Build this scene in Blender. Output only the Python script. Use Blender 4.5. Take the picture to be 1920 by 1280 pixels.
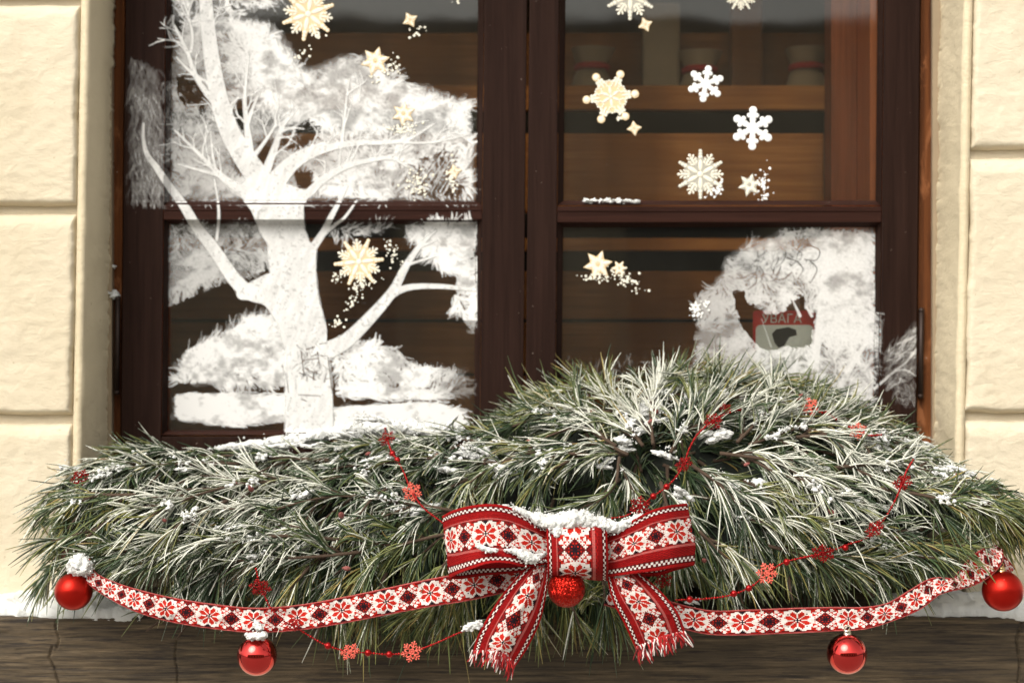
import bpy, bmesh, math, random
import numpy as np
from mathutils import Vector, Matrix

random.seed(7)
rng = np.random.default_rng(11)
C = bpy.context.scene.collection
scn = bpy.context.scene
for o in list(bpy.data.objects): bpy.data.objects.remove(o)

# ---------------------------------------------------------------- camera / world / sun / exposure
S = 0.0008          # metres per photo pixel on the wall face (y = 0)
D = 2.5             # camera distance to the wall face
def P(px, py, y=0.0):
    k = S * (D + y) / D
    return Vector(((px - 960) * k, y, (640 - py) * k))
def PX(px, y=0.0): return (px - 960) * S * (D + y) / D
def PZ(py, y=0.0): return (640 - py) * S * (D + y) / D
GROUND = -1.35

cd = bpy.data.cameras.new('camera'); cam = bpy.data.objects.new('camera', cd); C.objects.link(cam)
cam.location = (0, -D, 0); cam.rotation_euler = (math.radians(90), 0, 0)
cd.sensor_width = 36; cd.lens = 36 * D / (1920 * S); cd.clip_end = 400; cd.clip_start = 0.05
cd.dof.use_dof = True; cd.dof.focus_distance = D - 0.27; cd.dof.aperture_fstop = 3.7
scn.camera = cam

w = bpy.data.worlds.new('World'); scn.world = w; w.use_nodes = True
nt = w.node_tree; nt.nodes.clear()
sky = nt.nodes.new('ShaderNodeTexSky'); sky.sky_type = 'NISHITA'; sky.sun_disc = False
SUN_EL, SUN_AZ = math.radians(48), math.radians(200)
sky.sun_elevation = SUN_EL; sky.sun_rotation = SUN_AZ
sky.air_density = 1.0; sky.dust_density = 4.0; sky.ozone_density = 1.0
hs = nt.nodes.new('ShaderNodeHueSaturation'); hs.inputs['Saturation'].default_value = 0.12
tint = nt.nodes.new('ShaderNodeMix'); tint.data_type = 'RGBA'; tint.blend_type = 'MULTIPLY'
tint.inputs[0].default_value = 1.0; tint.inputs[7].default_value = (1.0, 0.975, 0.915, 1)
bg = nt.nodes.new('ShaderNodeBackground'); bg.inputs[1].default_value = 0.15
wo = nt.nodes.new('ShaderNodeOutputWorld')
nt.links.new(sky.outputs[0], hs.inputs['Color']); nt.links.new(hs.outputs[0], tint.inputs[6])
nt.links.new(tint.outputs[2], bg.inputs[0]); nt.links.new(bg.outputs[0], wo.inputs[0])

sd = bpy.data.lights.new('sun', 'SUN'); sun = bpy.data.objects.new('sun', sd); C.objects.link(sun)
sd.energy = 1.25; sd.angle = math.radians(38); sd.color = (1.0, 0.95, 0.88)
# light comes from the upper left, in front of the wall
sdir = Vector((-0.42, -0.70, 0.78)).normalized()
sun.rotation_euler = sdir.to_track_quat('Z', 'Y').to_euler()
sky.sun_elevation = math.asin(sdir.z); sky.sun_rotation = math.atan2(sdir.x, sdir.y)
scn.view_settings.view_transform = 'Standard'; scn.view_settings.look = 'None'
scn.view_settings.gamma = 1; scn.view_settings.use_curve_mapping = False
scn.view_settings.exposure = 0.70
scn.render.engine = 'CYCLES'
scn.cycles.max_bounces = 7; scn.cycles.transparent_max_bounces = 16

# ---------------------------------------------------------------- helpers
def tag(o, label=None, cat=None, group=None, kind=None):
    if label: o['label'] = label
    if cat: o['category'] = cat
    if group: o['group'] = group
    if kind: o['kind'] = kind
    return o
def empty(name, loc=(0, 0, 0)):
    o = bpy.data.objects.new(name, None); C.objects.link(o); o.location = loc; o.empty_display_size = 0.02
    return o
def link_mesh(name, me, mats, parent=None):
    for m in (mats if isinstance(mats, (list, tuple)) else [mats]): me.materials.append(m)
    o = bpy.data.objects.new(name, me); C.objects.link(o)
    if parent is not None:
        o.parent = parent
        o.matrix_parent_inverse = Matrix.Translation(-world_loc(parent))
    return o
def world_loc(o):
    v = Vector(o.location)
    if o.parent:
        return v if o.type == 'MESH' else v + world_loc(o.parent)
    return v
def np_mesh(name, V, F, smooth=False, mat_idx=None):
    """V (n,3) array, F (m,4) or (m,3) int array."""
    me = bpy.data.meshes.new(name)
    V = np.asarray(V, dtype=np.float32); F = np.asarray(F, dtype=np.int32)
    k = F.shape[1]
    me.vertices.add(len(V)); me.vertices.foreach_set('co', V.ravel())
    me.loops.add(F.size); me.loops.foreach_set('vertex_index', F.ravel())
    me.polygons.add(len(F))
    me.polygons.foreach_set('loop_start', np.arange(0, F.size, k, dtype=np.int32))
    me.polygons.foreach_set('loop_total', np.full(len(F), k, dtype=np.int32))
    if mat_idx is not None: me.polygons.foreach_set('material_index', np.asarray(mat_idx, dtype=np.int32))
    me.polygons.foreach_set('use_smooth', np.full(len(F), smooth, dtype=bool))
    me.update(calc_edges=True)
    return me
def add_attr(me, name, data, domain='POINT', typ='FLOAT'):
    a = me.attributes.new(name, typ, domain)
    if typ == 'FLOAT': a.data.foreach_set('value', np.asarray(data, dtype=np.float32).ravel())
    else: a.data.foreach_set('color', np.asarray(data, dtype=np.float32).ravel())
class MB:
    """collects simple solids and links them as one mesh"""
    def __init__(s): s.v = []; s.f = []; s.m = []
    def add(s, V, F, mi=0):
        b = len(s.v); s.v += [tuple(p) for p in V]; s.f += [tuple(i + b for i in f) for f in F]; s.m += [mi] * len(F)
    def hexa(s, c8, mi=0):
        s.add(c8, [(0,1,2,3), (7,6,5,4), (0,4,5,1), (1,5,6,2), (2,6,7,3), (3,7,4,0)], mi)
    def box(s, a, b, mi=0):
        (x0,y0,z0), (x1,y1,z1) = a, b
        s.hexa([(x0,y0,z0),(x1,y0,z0),(x1,y0,z1),(x0,y0,z1),(x0,y1,z0),(x1,y1,z0),(x1,y1,z1),(x0,y1,z1)], mi)
    def dome(s, c, rx, rz, ang, h, seg=10, mi=0):
        """flattened dome standing out towards -y from centre c"""
        ca, sa = math.cos(ang), math.sin(ang); V = []; F = []
        for (rr, hh) in ((1.0, 0.0), (0.82, 0.62), (0.45, 0.92)):
            for i in range(seg):
                t = 2 * math.pi * i / seg; x = rx * rr * math.cos(t); z = rz * rr * math.sin(t)
                V.append((c[0] + x * ca - z * sa, c[1] - 0.6 * h * hh, c[2] + x * sa + z * ca))
        V.append((c[0], c[1] - 0.6*h, c[2]))
        for r in (0, 1):
            for i in range(seg):
                j = (i + 1) % seg; F.append((r*seg+i, r*seg+j, (r+1)*seg+j, (r+1)*seg+i))
        for i in range(seg): F.append((2*seg+i, 2*seg+(i+1) % seg, 3*seg))
        s.add(V, F, mi)
    def poly(s, pts, y0, y1, mi=0):
        """prism of an xz outline between y0 (front) and y1"""
        n = len(pts); V = [(p[0], y0, p[1]) for p in pts] + [(p[0], y1, p[1]) for p in pts]
        F = [tuple(range(n)), tuple(range(2*n-1, n-1, -1))] + [(i, n+i, n+(i+1) % n, (i+1) % n) for i in range(n)]
        s.add(V, F, mi)
    def ball(s, c, r, seg=8, rings=5, mi=0, sq=1.0):
        V = [(c[0], c[1], c[2] + r*sq)]; F = []
        for k in range(1, rings):
            ph = math.pi * k / rings
            for i in range(seg):
                t = 2*math.pi*i/seg; V.append((c[0]+r*math.sin(ph)*math.cos(t), c[1]+r*math.sin(ph)*math.sin(t), c[2]+r*sq*math.cos(ph)))
        V.append((c[0], c[1], c[2] - r*sq)); L = len(V) - 1
        for i in range(seg):
            j = (i+1) % seg; F.append((0, 1+i, 1+j)); F.append((L, 1+(rings-2)*seg+j, 1+(rings-2)*seg+i))
            for k in range(rings-2):
                a = 1+k*seg; F.append((a+i, a+seg+i, a+seg+j, a+j))
        s.add(V, F, mi)
    def tube(s, pts, radii, seg=6, mi=0, cap=True):
        pts = [Vector(p) for p in pts]; V = []; F = []; n = len(pts)
        if not hasattr(radii, '__len__'): radii = [radii]*n
        up = Vector((0.13, 0.9, 0.2)).normalized()
        for i, p in enumerate(pts):
            t = (pts[min(i+1, n-1)] - pts[max(i-1, 0)]).normalized()
            a = t.cross(up); a = a.normalized() if a.length > 1e-5 else Vector((1,0,0)); b = t.cross(a)
            for k in range(seg):
                q = 2*math.pi*k/seg; V.append(p + a*math.cos(q)*radii[i] + b*math.sin(q)*radii[i])
        for i in range(n-1):
            for k in range(seg):
                l = (k+1) % seg; F.append((i*seg+k, i*seg+l, (i+1)*seg+l, (i+1)*seg+k))
        if cap: F.append(tuple(range(seg-1, -1, -1))); F.append(tuple((n-1)*seg+k for k in range(seg)))
        s.add(V, F, mi)
    def build(s, name, mats, parent=None, smooth=False, bevel=0, fix=True):
        me = bpy.data.meshes.new(name); me.from_pydata(s.v, [], s.f); me.update()
        me.polygons.foreach_set('material_index', s.m)
        if bevel or fix:
            bm = bmesh.new(); bm.from_mesh(me)
            bmesh.ops.recalc_face_normals(bm, faces=bm.faces)
            if bevel:
                bmesh.ops.bevel(bm, geom=[e for e in bm.edges if e.is_manifold and e.calc_face_angle(0) > 0.5], offset=bevel, segments=2, profile=0.6, affect='EDGES', clamp_overlap=True)
            bm.to_mesh(me); bm.free()
        if smooth: me.polygons.foreach_set('use_smooth', [True]*len(me.polygons))
        return link_mesh(name, me, mats, parent)
def dup(src, parent, loc=None):
    o = src.copy(); C.objects.link(o); o.parent = parent
    return o

def vnoise(x, z, seed=0):
    """smooth value noise, numpy"""
    xi = np.floor(x).astype(np.int64); zi = np.floor(z).astype(np.int64)
    fx = x - xi; fz = z - zi; fx = fx*fx*(3-2*fx); fz = fz*fz*(3-2*fz)
    def h(a, b):
        n = (a*374761393 + b*668265263 + seed*974634777) & 0xffffffff
        n = ((n ^ (n >> 13)) * 1274126177) & 0xffffffff
        return ((n ^ (n >> 16)) & 0xffff) / 65535.0
    return (h(xi, zi)*(1-fx) + h(xi+1, zi)*fx)*(1-fz) + (h(xi, zi+1)*(1-fx) + h(xi+1, zi+1)*fx)*fz
def fbm(x, z, seed=0, o=4):
    r = 0; a = 0.5
    for i in range(o): r = r + a*vnoise(x*2**i, z*2**i, seed+i); a *= 0.5
    return r / (1 - 0.5**o)
def smooth(e0, e1, x):
    t = np.clip((x-e0)/(e1-e0), 0, 1); return t*t*(3-2*t)
def catmull(pts, n):
    """resample a polyline of arrays through a Catmull-Rom spline, n points"""
    pts = np.asarray(pts, float); m = len(pts)
    if m == 2:
        t = np.linspace(0, 1, n)[:, None]; return pts[0]*(1-t) + pts[1]*t
    q = np.vstack([2*pts[0]-pts[1], pts, 2*pts[-1]-pts[-2]])
    u = np.linspace(0, m-1-1e-9, n); i = u.astype(int); t = (u-i)[:, None]
    p0, p1, p2, p3 = q[i], q[i+1], q[i+2], q[i+3]
    return 0.5*((2*p1) + (-p0+p2)*t + (2*p0-5*p1+4*p2-p3)*t**2 + (-p0+3*p1-3*p2+p3)*t**3)

# ---------------------------------------------------------------- materials
def mat(name):
    m = bpy.data.materials.new(name); m.use_nodes = True
    b = m.node_tree.nodes['Principled BSDF']
    return m, m.node_tree, b
def N(t, typ, **kw):
    n = t.nodes.new(typ)
    for k, v in kw.items():
        if k.startswith('i_'): n.inputs[k[2:].replace('_', ' ')].default_value = v
        else: setattr(n, k, v)
    return n
def coords(t, scale=(1, 1, 1), rot=(0, 0, 0)):
    tc = N(t, 'ShaderNodeTexCoord'); mp = N(t, 'ShaderNodeMapping'); mp.inputs['Scale'].default_value = scale; mp.inputs['Rotation'].default_value = rot
    t.links.new(tc.outputs['Object'], mp.inputs[0]); return mp.outputs[0]
def noise(t, vec, scale, detail=6, rough=0.6, dist=0.0):
    n = N(t, 'ShaderNodeTexNoise'); n.inputs['Scale'].default_value = scale; n.inputs['Detail'].default_value = detail
    n.inputs['Roughness'].default_value = rough; n.inputs['Distortion'].default_value = dist
    t.links.new(vec, n.inputs['Vector']); return n.outputs[0]
def ramp(t, fac, stops):
    r = N(t, 'ShaderNodeValToRGB'); e = r.color_ramp.elements
    while len(e) < len(stops): e.new(0.5)
    for i, (p, c) in enumerate(stops):
        e[i].position = p; e[i].color = tuple(c) + (1,) if len(c) == 3 else c
    t.links.new(fac, r.inputs[0]); return r.outputs[0]
def mix(t, fac, a, b, mode='MIX'):
    m = N(t, 'ShaderNodeMix'); m.data_type = 'RGBA'; m.blend_type = mode
    if isinstance(fac, (int, float)): m.inputs[0].default_value = fac
    else: t.links.new(fac, m.inputs[0])
    for i, v in ((6, a), (7, b)):
        if isinstance(v, tuple): m.inputs[i].default_value = v + (1,) if len(v) == 3 else v
        else: t.links.new(v, m.inputs[i])
    return m.outputs[2]
def mth(t, op, a, b=None, c=None):
    m = N(t, 'ShaderNodeMath'); m.operation = op
    for i, v in enumerate((a, b, c)):
        if v is None: continue
        if isinstance(v, (int, float)): m.inputs[i].default_value = v
        else: t.links.new(v, m.inputs[i])
    return m.outputs[0]
def bump(t, b, h, strength=0.5, dist=0.002):
    n = N(t, 'ShaderNodeBump'); n.inputs['Strength'].default_value = strength; n.inputs['Distance'].default_value = dist
    t.links.new(h, n.inputs['Height']); t.links.new(n.outputs[0], b.inputs['Normal'])
def setin(b, **kw):
    for k, v in kw.items():
        k = k.replace('_', ' ')
        b.inputs[k].default_value = v + (1,) if isinstance(v, tuple) and len(v) == 3 else v

# cream plaster
def plaster(name, base, base2):
    m, t, b = mat(name)
    v = coords(t)
    n1 = noise(t, v, 3.5, 5, 0.6); n2 = noise(t, coords(t, (1, 1, 1.5)), 34, 8, 0.65, 0.8); n3 = noise(t, v, 9, 8, 0.75)
    col = mix(t, ramp(t, n1, [(0.35, (0,0,0)), (0.7, (1,1,1))]), base, base2)
    stain = ramp(t, n3, [(0.60, (0,0,0)), (0.78, (1,1,1))])
    col = mix(t, mth(t, 'MULTIPLY', stain, 0.30), col, (0.42, 0.33, 0.19))
    st2 = ramp(t, noise(t, coords(t, (2.2, 2.2, 0.8)), 4.5, 9, 0.72, 0.6), [(0.55, (0,0,0)), (0.75, (1,1,1))])
    col = mix(t, mth(t, 'MULTIPLY', st2, 0.35), col, (0.46, 0.37, 0.24))
    sp = ramp(t, noise(t, v, 110, 3, 0.5), [(0.70, (0,0,0)), (0.76, (1,1,1))])
    col = mix(t, mth(t, 'MULTIPLY', sp, 0.5), col, (0.28, 0.2, 0.1))
    t.links.new(col, b.inputs['Base Color']); setin(b, Roughness=0.85)
    h = mth(t, 'ADD', mth(t, 'MULTIPLY', n2, 1.0), mth(t, 'MULTIPLY', noise(t, coords(t, (1, 1, 1.8)), 130, 5, 0.65), 0.35))
    bump(t, b, h, 0.5, 0.005)
    return m
M_PLASTER = plaster('cream_plaster', (0.655, 0.575, 0.435), (0.585, 0.505, 0.365))
M_REVEAL = plaster('reveal_plaster', (0.66, 0.565, 0.395), (0.59, 0.50, 0.34))

def wood(name, dark, light, worn=None, grain=(3, 3, 60), wornamt=0.0, rough=0.45, bstr=0.3, vertical=True):
    m, t, b = mat(name)
    sc = (60, 60, 2.2) if vertical else (2.2, 60, 60)
    v = coords(t, sc)
    g = noise(t, v, 2.0, 7, 0.65, 0.4); big = noise(t, coords(t), 7, 5, 0.6)
    col = mix(t, ramp(t, g, [(0.3, (0,0,0)), (0.7, (1,1,1))]), dark, light)
    if name.startswith('counter'): col = mix(t, ramp(t, noise(t, coords(t, (1, 1, 0.25)), 5.5, 2, 0.5), [(0.42, (0,0,0)), (0.58, (0.75,0.75,0.75))]), col, tuple(c*0.6 for c in dark))
    if worn:
        wv = noise(t, coords(t, (14, 14, 4) if vertical else (4, 14, 14)), 2.2, 8, 0.7, 0.8)
        wf = ramp(t, wv, [(0.62 - wornamt, (0,0,0)), (0.70 - wornamt, (1,1,1))])
        col = mix(t, wf, col, worn)
    fl = ramp(t, noise(t, coords(t), 170, 2, 0.5), [(0.755, (0,0,0)), (0.775, (1,1,1))])
    col = mix(t, mth(t, 'MULTIPLY', fl, 0.55), col, (0.45, 0.36, 0.30))
    t.links.new(col, b.inputs['Base Color'])
    t.links.new(mth(t, 'ADD', mth(t, 'MULTIPLY', big, 0.3), rough - 0.15), b.inputs['Roughness'])
    b.inputs['Specular IOR Level'].default_value = 0.06
    bump(t, b, mth(t, 'ADD', g, mth(t, 'MULTIPLY', big, 0.6)), bstr, 0.002)
    return m
M_FRAME = wood('brown_paint', (0.013, 0.0060, 0.0042), (0.026, 0.0125, 0.0090), worn=(0.10, 0.03, 0.012), wornamt=-0.12, rough=0.62)
M_FRAME_H = wood('brown_paint_rail', (0.018, 0.0072, 0.0050), (0.038, 0.0150, 0.0105), worn=(0.14, 0.07, 0.05), wornamt=-0.10, rough=0.55, vertical=False)
M_WORN = wood('worn_frame_wood', (0.035, 0.014, 0.008), (0.16, 0.055, 0.018), worn=(0.22, 0.085, 0.035), wornamt=0.05, rough=0.7, bstr=0.8)
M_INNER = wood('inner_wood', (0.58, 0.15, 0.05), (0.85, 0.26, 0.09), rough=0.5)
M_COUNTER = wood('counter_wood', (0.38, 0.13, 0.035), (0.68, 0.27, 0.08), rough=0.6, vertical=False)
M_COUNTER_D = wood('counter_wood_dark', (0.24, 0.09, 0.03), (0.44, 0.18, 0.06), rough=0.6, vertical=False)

def simple(name, col, rough=0.6, metal=0.0, **kw):
    m, t, b = mat(name)
    v = coords(t); n = noise(t, v, 25, 4, 0.6)
    t.links.new(mix(t, n, tuple(c*0.8 for c in col), tuple(min(1, c*1.15) for c in col)), b.inputs['Base Color'])
    setin(b, Roughness=rough, Metallic=metal, **kw); return m
M_DARKMETAL = simple('dark_iron', (0.03, 0.018, 0.014), 0.5, 0.6)
M_GOLD = simple('gold_cap', (0.75, 0.55, 0.28), 0.22, 1.0)
M_SILVER = simple('pale_cap', (0.75, 0.68, 0.55), 0.2, 1.0)
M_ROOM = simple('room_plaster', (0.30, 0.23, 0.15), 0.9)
M_DARK = simple('shelf_gap_shade', (0.04, 0.032, 0.018), 0.9)  # dark tone painted in for the shaded gaps of the counter
M_SACK = simple('sack_cloth', (0.36, 0.25, 0.15), 0.9)
M_RED_CLOTH = simple('red_cloth', (0.45, 0.02, 0.015), 0.8)
M_SIGNRED = simple('sign_red', (0.62, 0.03, 0.02), 0.4)
M_SIGNWHITE = simple('sign_white', (0.88, 0.87, 0.82), 0.4)
M_SIGNBLACK = simple('sign_black', (0.02, 0.02, 0.02), 0.4)

# glass: clear pane with a Fresnel reflection
m = bpy.data.materials.new('window_glass'); m.use_nodes = True; t = m.node_tree; t.nodes.clear()
tr = N(t, 'ShaderNodeBsdfTransparent'); tr.inputs[0].default_value = (0.90, 0.91, 0.88, 1)
gl = N(t, 'ShaderNodeBsdfGlossy'); gl.inputs['Roughness'].default_value = 0.03
fr = N(t, 'ShaderNodeFresnel'); fr.inputs[0].default_value = 1.5
v = coords(t); bn = N(t, 'ShaderNodeBump'); bn.inputs['Strength'].default_value = 0.06; bn.inputs['Distance'].default_value = 0.01
t.links.new(noise(t, v, 5, 2, 0.4), bn.inputs['Height']); t.links.new(bn.outputs[0], gl.inputs['Normal'])
ms = N(t, 'ShaderNodeMixShader'); out = N(t, 'ShaderNodeOutputMaterial')
ds = N(t, 'ShaderNodeBsdfDiffuse'); ds.inputs[0].default_value = (0.50, 0.47, 0.40, 1); md_ = N(t, 'ShaderNodeMixShader')
t.links.new(mth(t, 'MULTIPLY', noise(t, coords(t, (1, 1, 0.6)), 9, 6, 0.65), 0.030), md_.inputs[0]); t.links.new(tr.outputs[0], md_.inputs[1]); t.links.new(ds.outputs[0], md_.inputs[2])
fac = mth(t, 'ADD', mth(t, 'MULTIPLY', fr.outputs[0], 1.0), 0.0)
t.links.new(fac, ms.inputs[0]); t.links.new(md_.outputs[0], ms.inputs[1]); t.links.new(gl.outputs[0], ms.inputs[2]); t.links.new(ms.outputs[0], out.inputs[0])
M_GLASS = m

# white paint brushed on the glass: coverage from the 'cover' attribute
def paint_mat(name, col):
    m = bpy.data.materials.new(name); m.use_nodes = True; t = m.node_tree; b = t.nodes['Principled BSDF']
    at = N(t, 'ShaderNodeAttribute'); at.attribute_name = 'cover'
    v = coords(t); n = noise(t, v, 260, 3, 0.6)
    cov = mth(t, 'MULTIPLY', at.outputs['Fac'], mth(t, 'ADD', mth(t, 'MULTIPLY', n, 0.4), 0.82))
    cov = mth(t, 'MINIMUM', cov, 0.97)
    setin(b, Base_Color=col, Roughness=0.75)
    trn = N(t, 'ShaderNodeBsdfTransparent'); mx = N(t, 'ShaderNodeMixShader'); out = t.nodes['Material Output']
    t.links.new(cov, mx.inputs[0]); t.links.new(trn.outputs[0], mx.inputs[1]); t.links.new(b.outputs[0], mx.inputs[2]); t.links.new(mx.outputs[0], out.inputs[0])
    return m
M_PAINT = paint_mat('white_glass_paint', (0.74, 0.735, 0.72))

def sticker(name, col, rough=0.5):
    m, t, b = mat(name); setin(b, Base_Color=col, Roughness=rough); return m
M_ST_WHITE = sticker('sticker_white', (0.80, 0.755, 0.63))
M_ST_PURE = sticker('sticker_pure_white', (0.86, 0.86, 0.84))
M_ST_TAN = sticker('sticker_biscuit', (0.74, 0.55, 0.31))
M_ST_GREY = sticker('sticker_grey', (0.40, 0.38, 0.32))

# snow
m, t, b = mat('snow'); v = coords(t)
setin(b, Base_Color=(0.76, 0.765, 0.74), Roughness=0.7); b.inputs['Subsurface Weight'].default_value = 0.15
b.inputs['Subsurface Radius'].default_value = (0.006, 0.006, 0.007)
bump(t, b, mth(t, 'ADD', noise(t, v, 260, 5, 0.75), mth(t, 'MULTIPLY', noise(t, v, 70, 3, 0.6), 0.6)), 0.9, 0.003)
M_SNOW = m

# sill: dark weathered board
m, t, b = mat('weathered_sill'); v = coords(t, (5.0, 90, 120)); v2 = coords(t)
g = noise(t, v, 1.6, 9, 0.74, 0.25); g2 = noise(t, coords(t, (2, 8, 9)), 2.3, 5, 0.6, 0.5); g3 = noise(t, coords(t, (9, 60, 190)), 1.0, 5, 0.7)
col = ramp(t, g, [(0.30, (0.014, 0.010, 0.005)), (0.44, (0.056, 0.038, 0.020)), (0.58, (0.13, 0.092, 0.050)), (0.74, (0.28, 0.20, 0.115))])
col = mix(t, ramp(t, g2, [(0.35, (0.8,0.8,0.8)), (0.60, (0,0,0))]), col, (0.050, 0.036, 0.020))
col = mix(t, ramp(t, g3, [(0.35, (1,1,1)), (0.5, (0,0,0))]), col, (0.016, 0.011, 0.008))
t.links.new(col, b.inputs['Base Color']); setin(b, Roughness=0.8)
bump(t, b, mth(t, 'ADD', g, g3), 0.6, 0.003)
M_SILL = m

# pine needles: colour and frost from attributes
m, t, b = mat('pine_needles')
at = N(t, 'ShaderNodeAttribute'); at.attribute_name = 'tone'
fa = N(t, 'ShaderNodeAttribute'); fa.attribute_name = 'frost'
col = ramp(t, at.outputs['Fac'], [(0.0, (0.012, 0.030, 0.012)), (0.4, (0.042, 0.074, 0.027)), (0.75, (0.19, 0.20, 0.055)), (1.0, (0.34, 0.25, 0.08))])
geo = N(t, 'ShaderNodeNewGeometry'); sx = N(t, 'ShaderNodeSeparateXYZ'); t.links.new(geo.outputs['True Normal'], sx.inputs[0])
up = mth(t, 'ADD', mth(t, 'MULTIPLY', sx.outputs[2], 0.32), 0.0)
n = noise(t, coords(t), 300, 3, 0.6)
ff = mth(t, 'ADD', mth(t, 'ADD', fa.outputs['Fac'], up), mth(t, 'MULTIPLY', mth(t, 'SUBTRACT', n, 0.5), 0.8))
fr = ramp(t, ff, [(0.26, (0,0,0)), (0.70, (1,1,1))])
t.links.new(mix(t, fr, col, (0.70, 0.70, 0.61)), b.inputs['Base Color']); setin(b, Roughness=0.5)
M_NEEDLE = m
M_TWIG = simple('twig_bark', (0.06, 0.035, 0.02), 0.85)
M_BUD = simple('pine_bud', (0.24, 0.07, 0.06), 0.8)
M_CONE = simple('brown_bud', (0.12, 0.06, 0.035), 0.8)
M_CORE = simple('needle_gap_shade', (0.006, 0.009, 0.005), 0.95)

# cloth with per-face colour
def cloth(name, rough=0.8, scale=900):
    m, t, b = mat(name)
    at = N(t, 'ShaderNodeAttribute'); at.attribute_name = 'dye'; v = coords(t)
    n = noise(t, v, 500, 2, 0.5)
    t.links.new(mix(t, mth(t, 'MULTIPLY', n, 0.5), at.outputs['Color'], (0.0, 0.0, 0.0), 'MIX'), b.inputs['Base Color'])
    c2 = mix(t, mth(t, 'MULTIPLY', n, 0.35), at.outputs['Color'], mix(t, 1.0, at.outputs['Color'], (0.5, 0.4, 0.4), 'MULTIPLY'))
    t.links.new(c2, b.inputs['Base Color'])
    setin(b, Roughness=rough); b.inputs['Specular IOR Level'].default_value = 0.15
    w1 = N(t, 'ShaderNodeTexWave'); w1.inputs['Scale'].default_value = 160; w1.bands_direction = 'X'; t.links.new(v, w1.inputs[0])
    w2 = N(t, 'ShaderNodeTexWave'); w2.inputs['Scale'].default_value = 160; w2.bands_direction = 'Z'; t.links.new(v, w2.inputs[0])
    bump(t, b, mth(t, 'ADD', w1.outputs['Fac'], w2.outputs['Fac']), 0.5, 0.0012)
    return m
M_CLOTH = cloth('woven_ribbon')
M_THREAD_R = simple('red_thread', (0.42, 0.012, 0.012), 0.8)
M_THREAD_D = simple('dark_red_thread', (0.17, 0.006, 0.008), 0.8)
M_THREAD_W = simple('white_thread', (0.78, 0.70, 0.66), 0.8)

def bauble_mat(name, rough, metal, col, glitter=False):
    m, t, b = mat(name); v = coords(t)
    setin(b, Metallic=metal, Roughness=rough, Base_Color=col)
    if not glitter:
        n = noise(t, v, 300, 3, 0.6); sp = ramp(t, noise(t, v, 200, 2, 0.5), [(0.76, (0,0,0)), (0.78, (1,1,1))])
        t.links.new(mix(t, mth(t, 'MULTIPLY', sp, 0.4), col, (0.7, 0.4, 0.35)), b.inputs['Base Color'])
        if rough > 0.2:
            bump(t, b, n, 0.08, 0.001)
        else:
            b.inputs['Coat Weight'].default_value = 1.0; b.inputs['Coat Roughness'].default_value = 0.03
    else:
        vo = N(t, 'ShaderNodeTexVoronoi'); vo.inputs['Scale'].default_value = 850; t.links.new(v, vo.inputs['Vector'])
        sub = N(t, 'ShaderNodeVectorMath'); sub.operation = 'SUBTRACT'; sub.inputs[1].default_value = (0.5,)*3; t.links.new(vo.outputs['Color'], sub.inputs[0])
        sc = N(t, 'ShaderNodeVectorMath'); sc.operation = 'SCALE'; sc.inputs['Scale'].default_value = 1.15; t.links.new(sub.outputs[0], sc.inputs[0])
        g = N(t, 'ShaderNodeNewGeometry'); ad = N(t, 'ShaderNodeVectorMath'); ad.operation = 'ADD'; t.links.new(g.outputs['Normal'], ad.inputs[0]); t.links.new(sc.outputs[0], ad.inputs[1])
        nm = N(t, 'ShaderNodeVectorMath'); nm.operation = 'NORMALIZE'; t.links.new(ad.outputs[0], nm.inputs[0]); t.links.new(nm.outputs[0], b.inputs['Normal'])
    return m
M_B_MATTE = bauble_mat('satin_red', 0.33, 0.85, (0.42, 0.011, 0.005))
M_B_GLOSS = bauble_mat('mirror_red', 0.035, 1.0, (0.66, 0.014, 0.008))
M_B_GLIT = bauble_mat('glitter_red', 0.32, 0.9, (0.40, 0.012, 0.006), True)
M_BEAD = bauble_mat('bead_red', 0.22, 0.6, (0.32, 0.004, 0.004))
M_CHARM = bauble_mat('charm_glitter', 0.35, 0.6, (0.32, 0.006, 0.006), True)
M_CHARM_P = bauble_mat('charm_glitter_pale', 0.4, 0.2, (0.85, 0.16, 0.11), True)

# ---------------------------------------------------------------- setting: street, opposite house, room
mb = MB(); mb.box((-40, -40, GROUND-0.2), (40, 0.02, GROUND))
M_STREET = simple('wet_cobbles', (0.24, 0.23, 0.21), 0.9)
tag(mb.build('street', M_STREET), kind='structure')
M_FAR = simple('far_plaster', (0.50, 0.42, 0.30), 0.9); M_FARW = simple('far_window', (0.03, 0.035, 0.04), 0.15)
opp = empty('town_house', (0, -13, GROUND)); tag(opp, 'plastered town house across the street behind the viewer', 'building')
mb = MB(); mb.box((-14, -21, GROUND), (14, -13, GROUND+4.35)); mb.build('wall', M_FAR, opp)
mb = MB(); mb.hexa([(-14.3,-12.7,GROUND+4.35),(14.3,-12.7,GROUND+4.35),(14.3,-16.7,GROUND+4.8),(-14.3,-16.7,GROUND+4.8),(-14.3,-21.3,GROUND+4.35),(14.3,-21.3,GROUND+4.35),(14.3,-17.3,GROUND+4.8),(-14.3,-17.3,GROUND+4.8)]); mb.build('roof', M_ROOM, opp)
first = None
for fl in range(1):
    for k in range(8):
        x = -11.9 + k*3.4; z = GROUND + 1.0 + fl*3.1
        if first is None:
            mb = MB(); mb.box((-0.6, -0.04, 0), (0.6, 0.03, 1.7)); first = mb.build('window', M_FARW); first.parent = opp; o = first
        else: o = dup(first, opp)
        o.location = (x, 0.0, z - GROUND)

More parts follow.
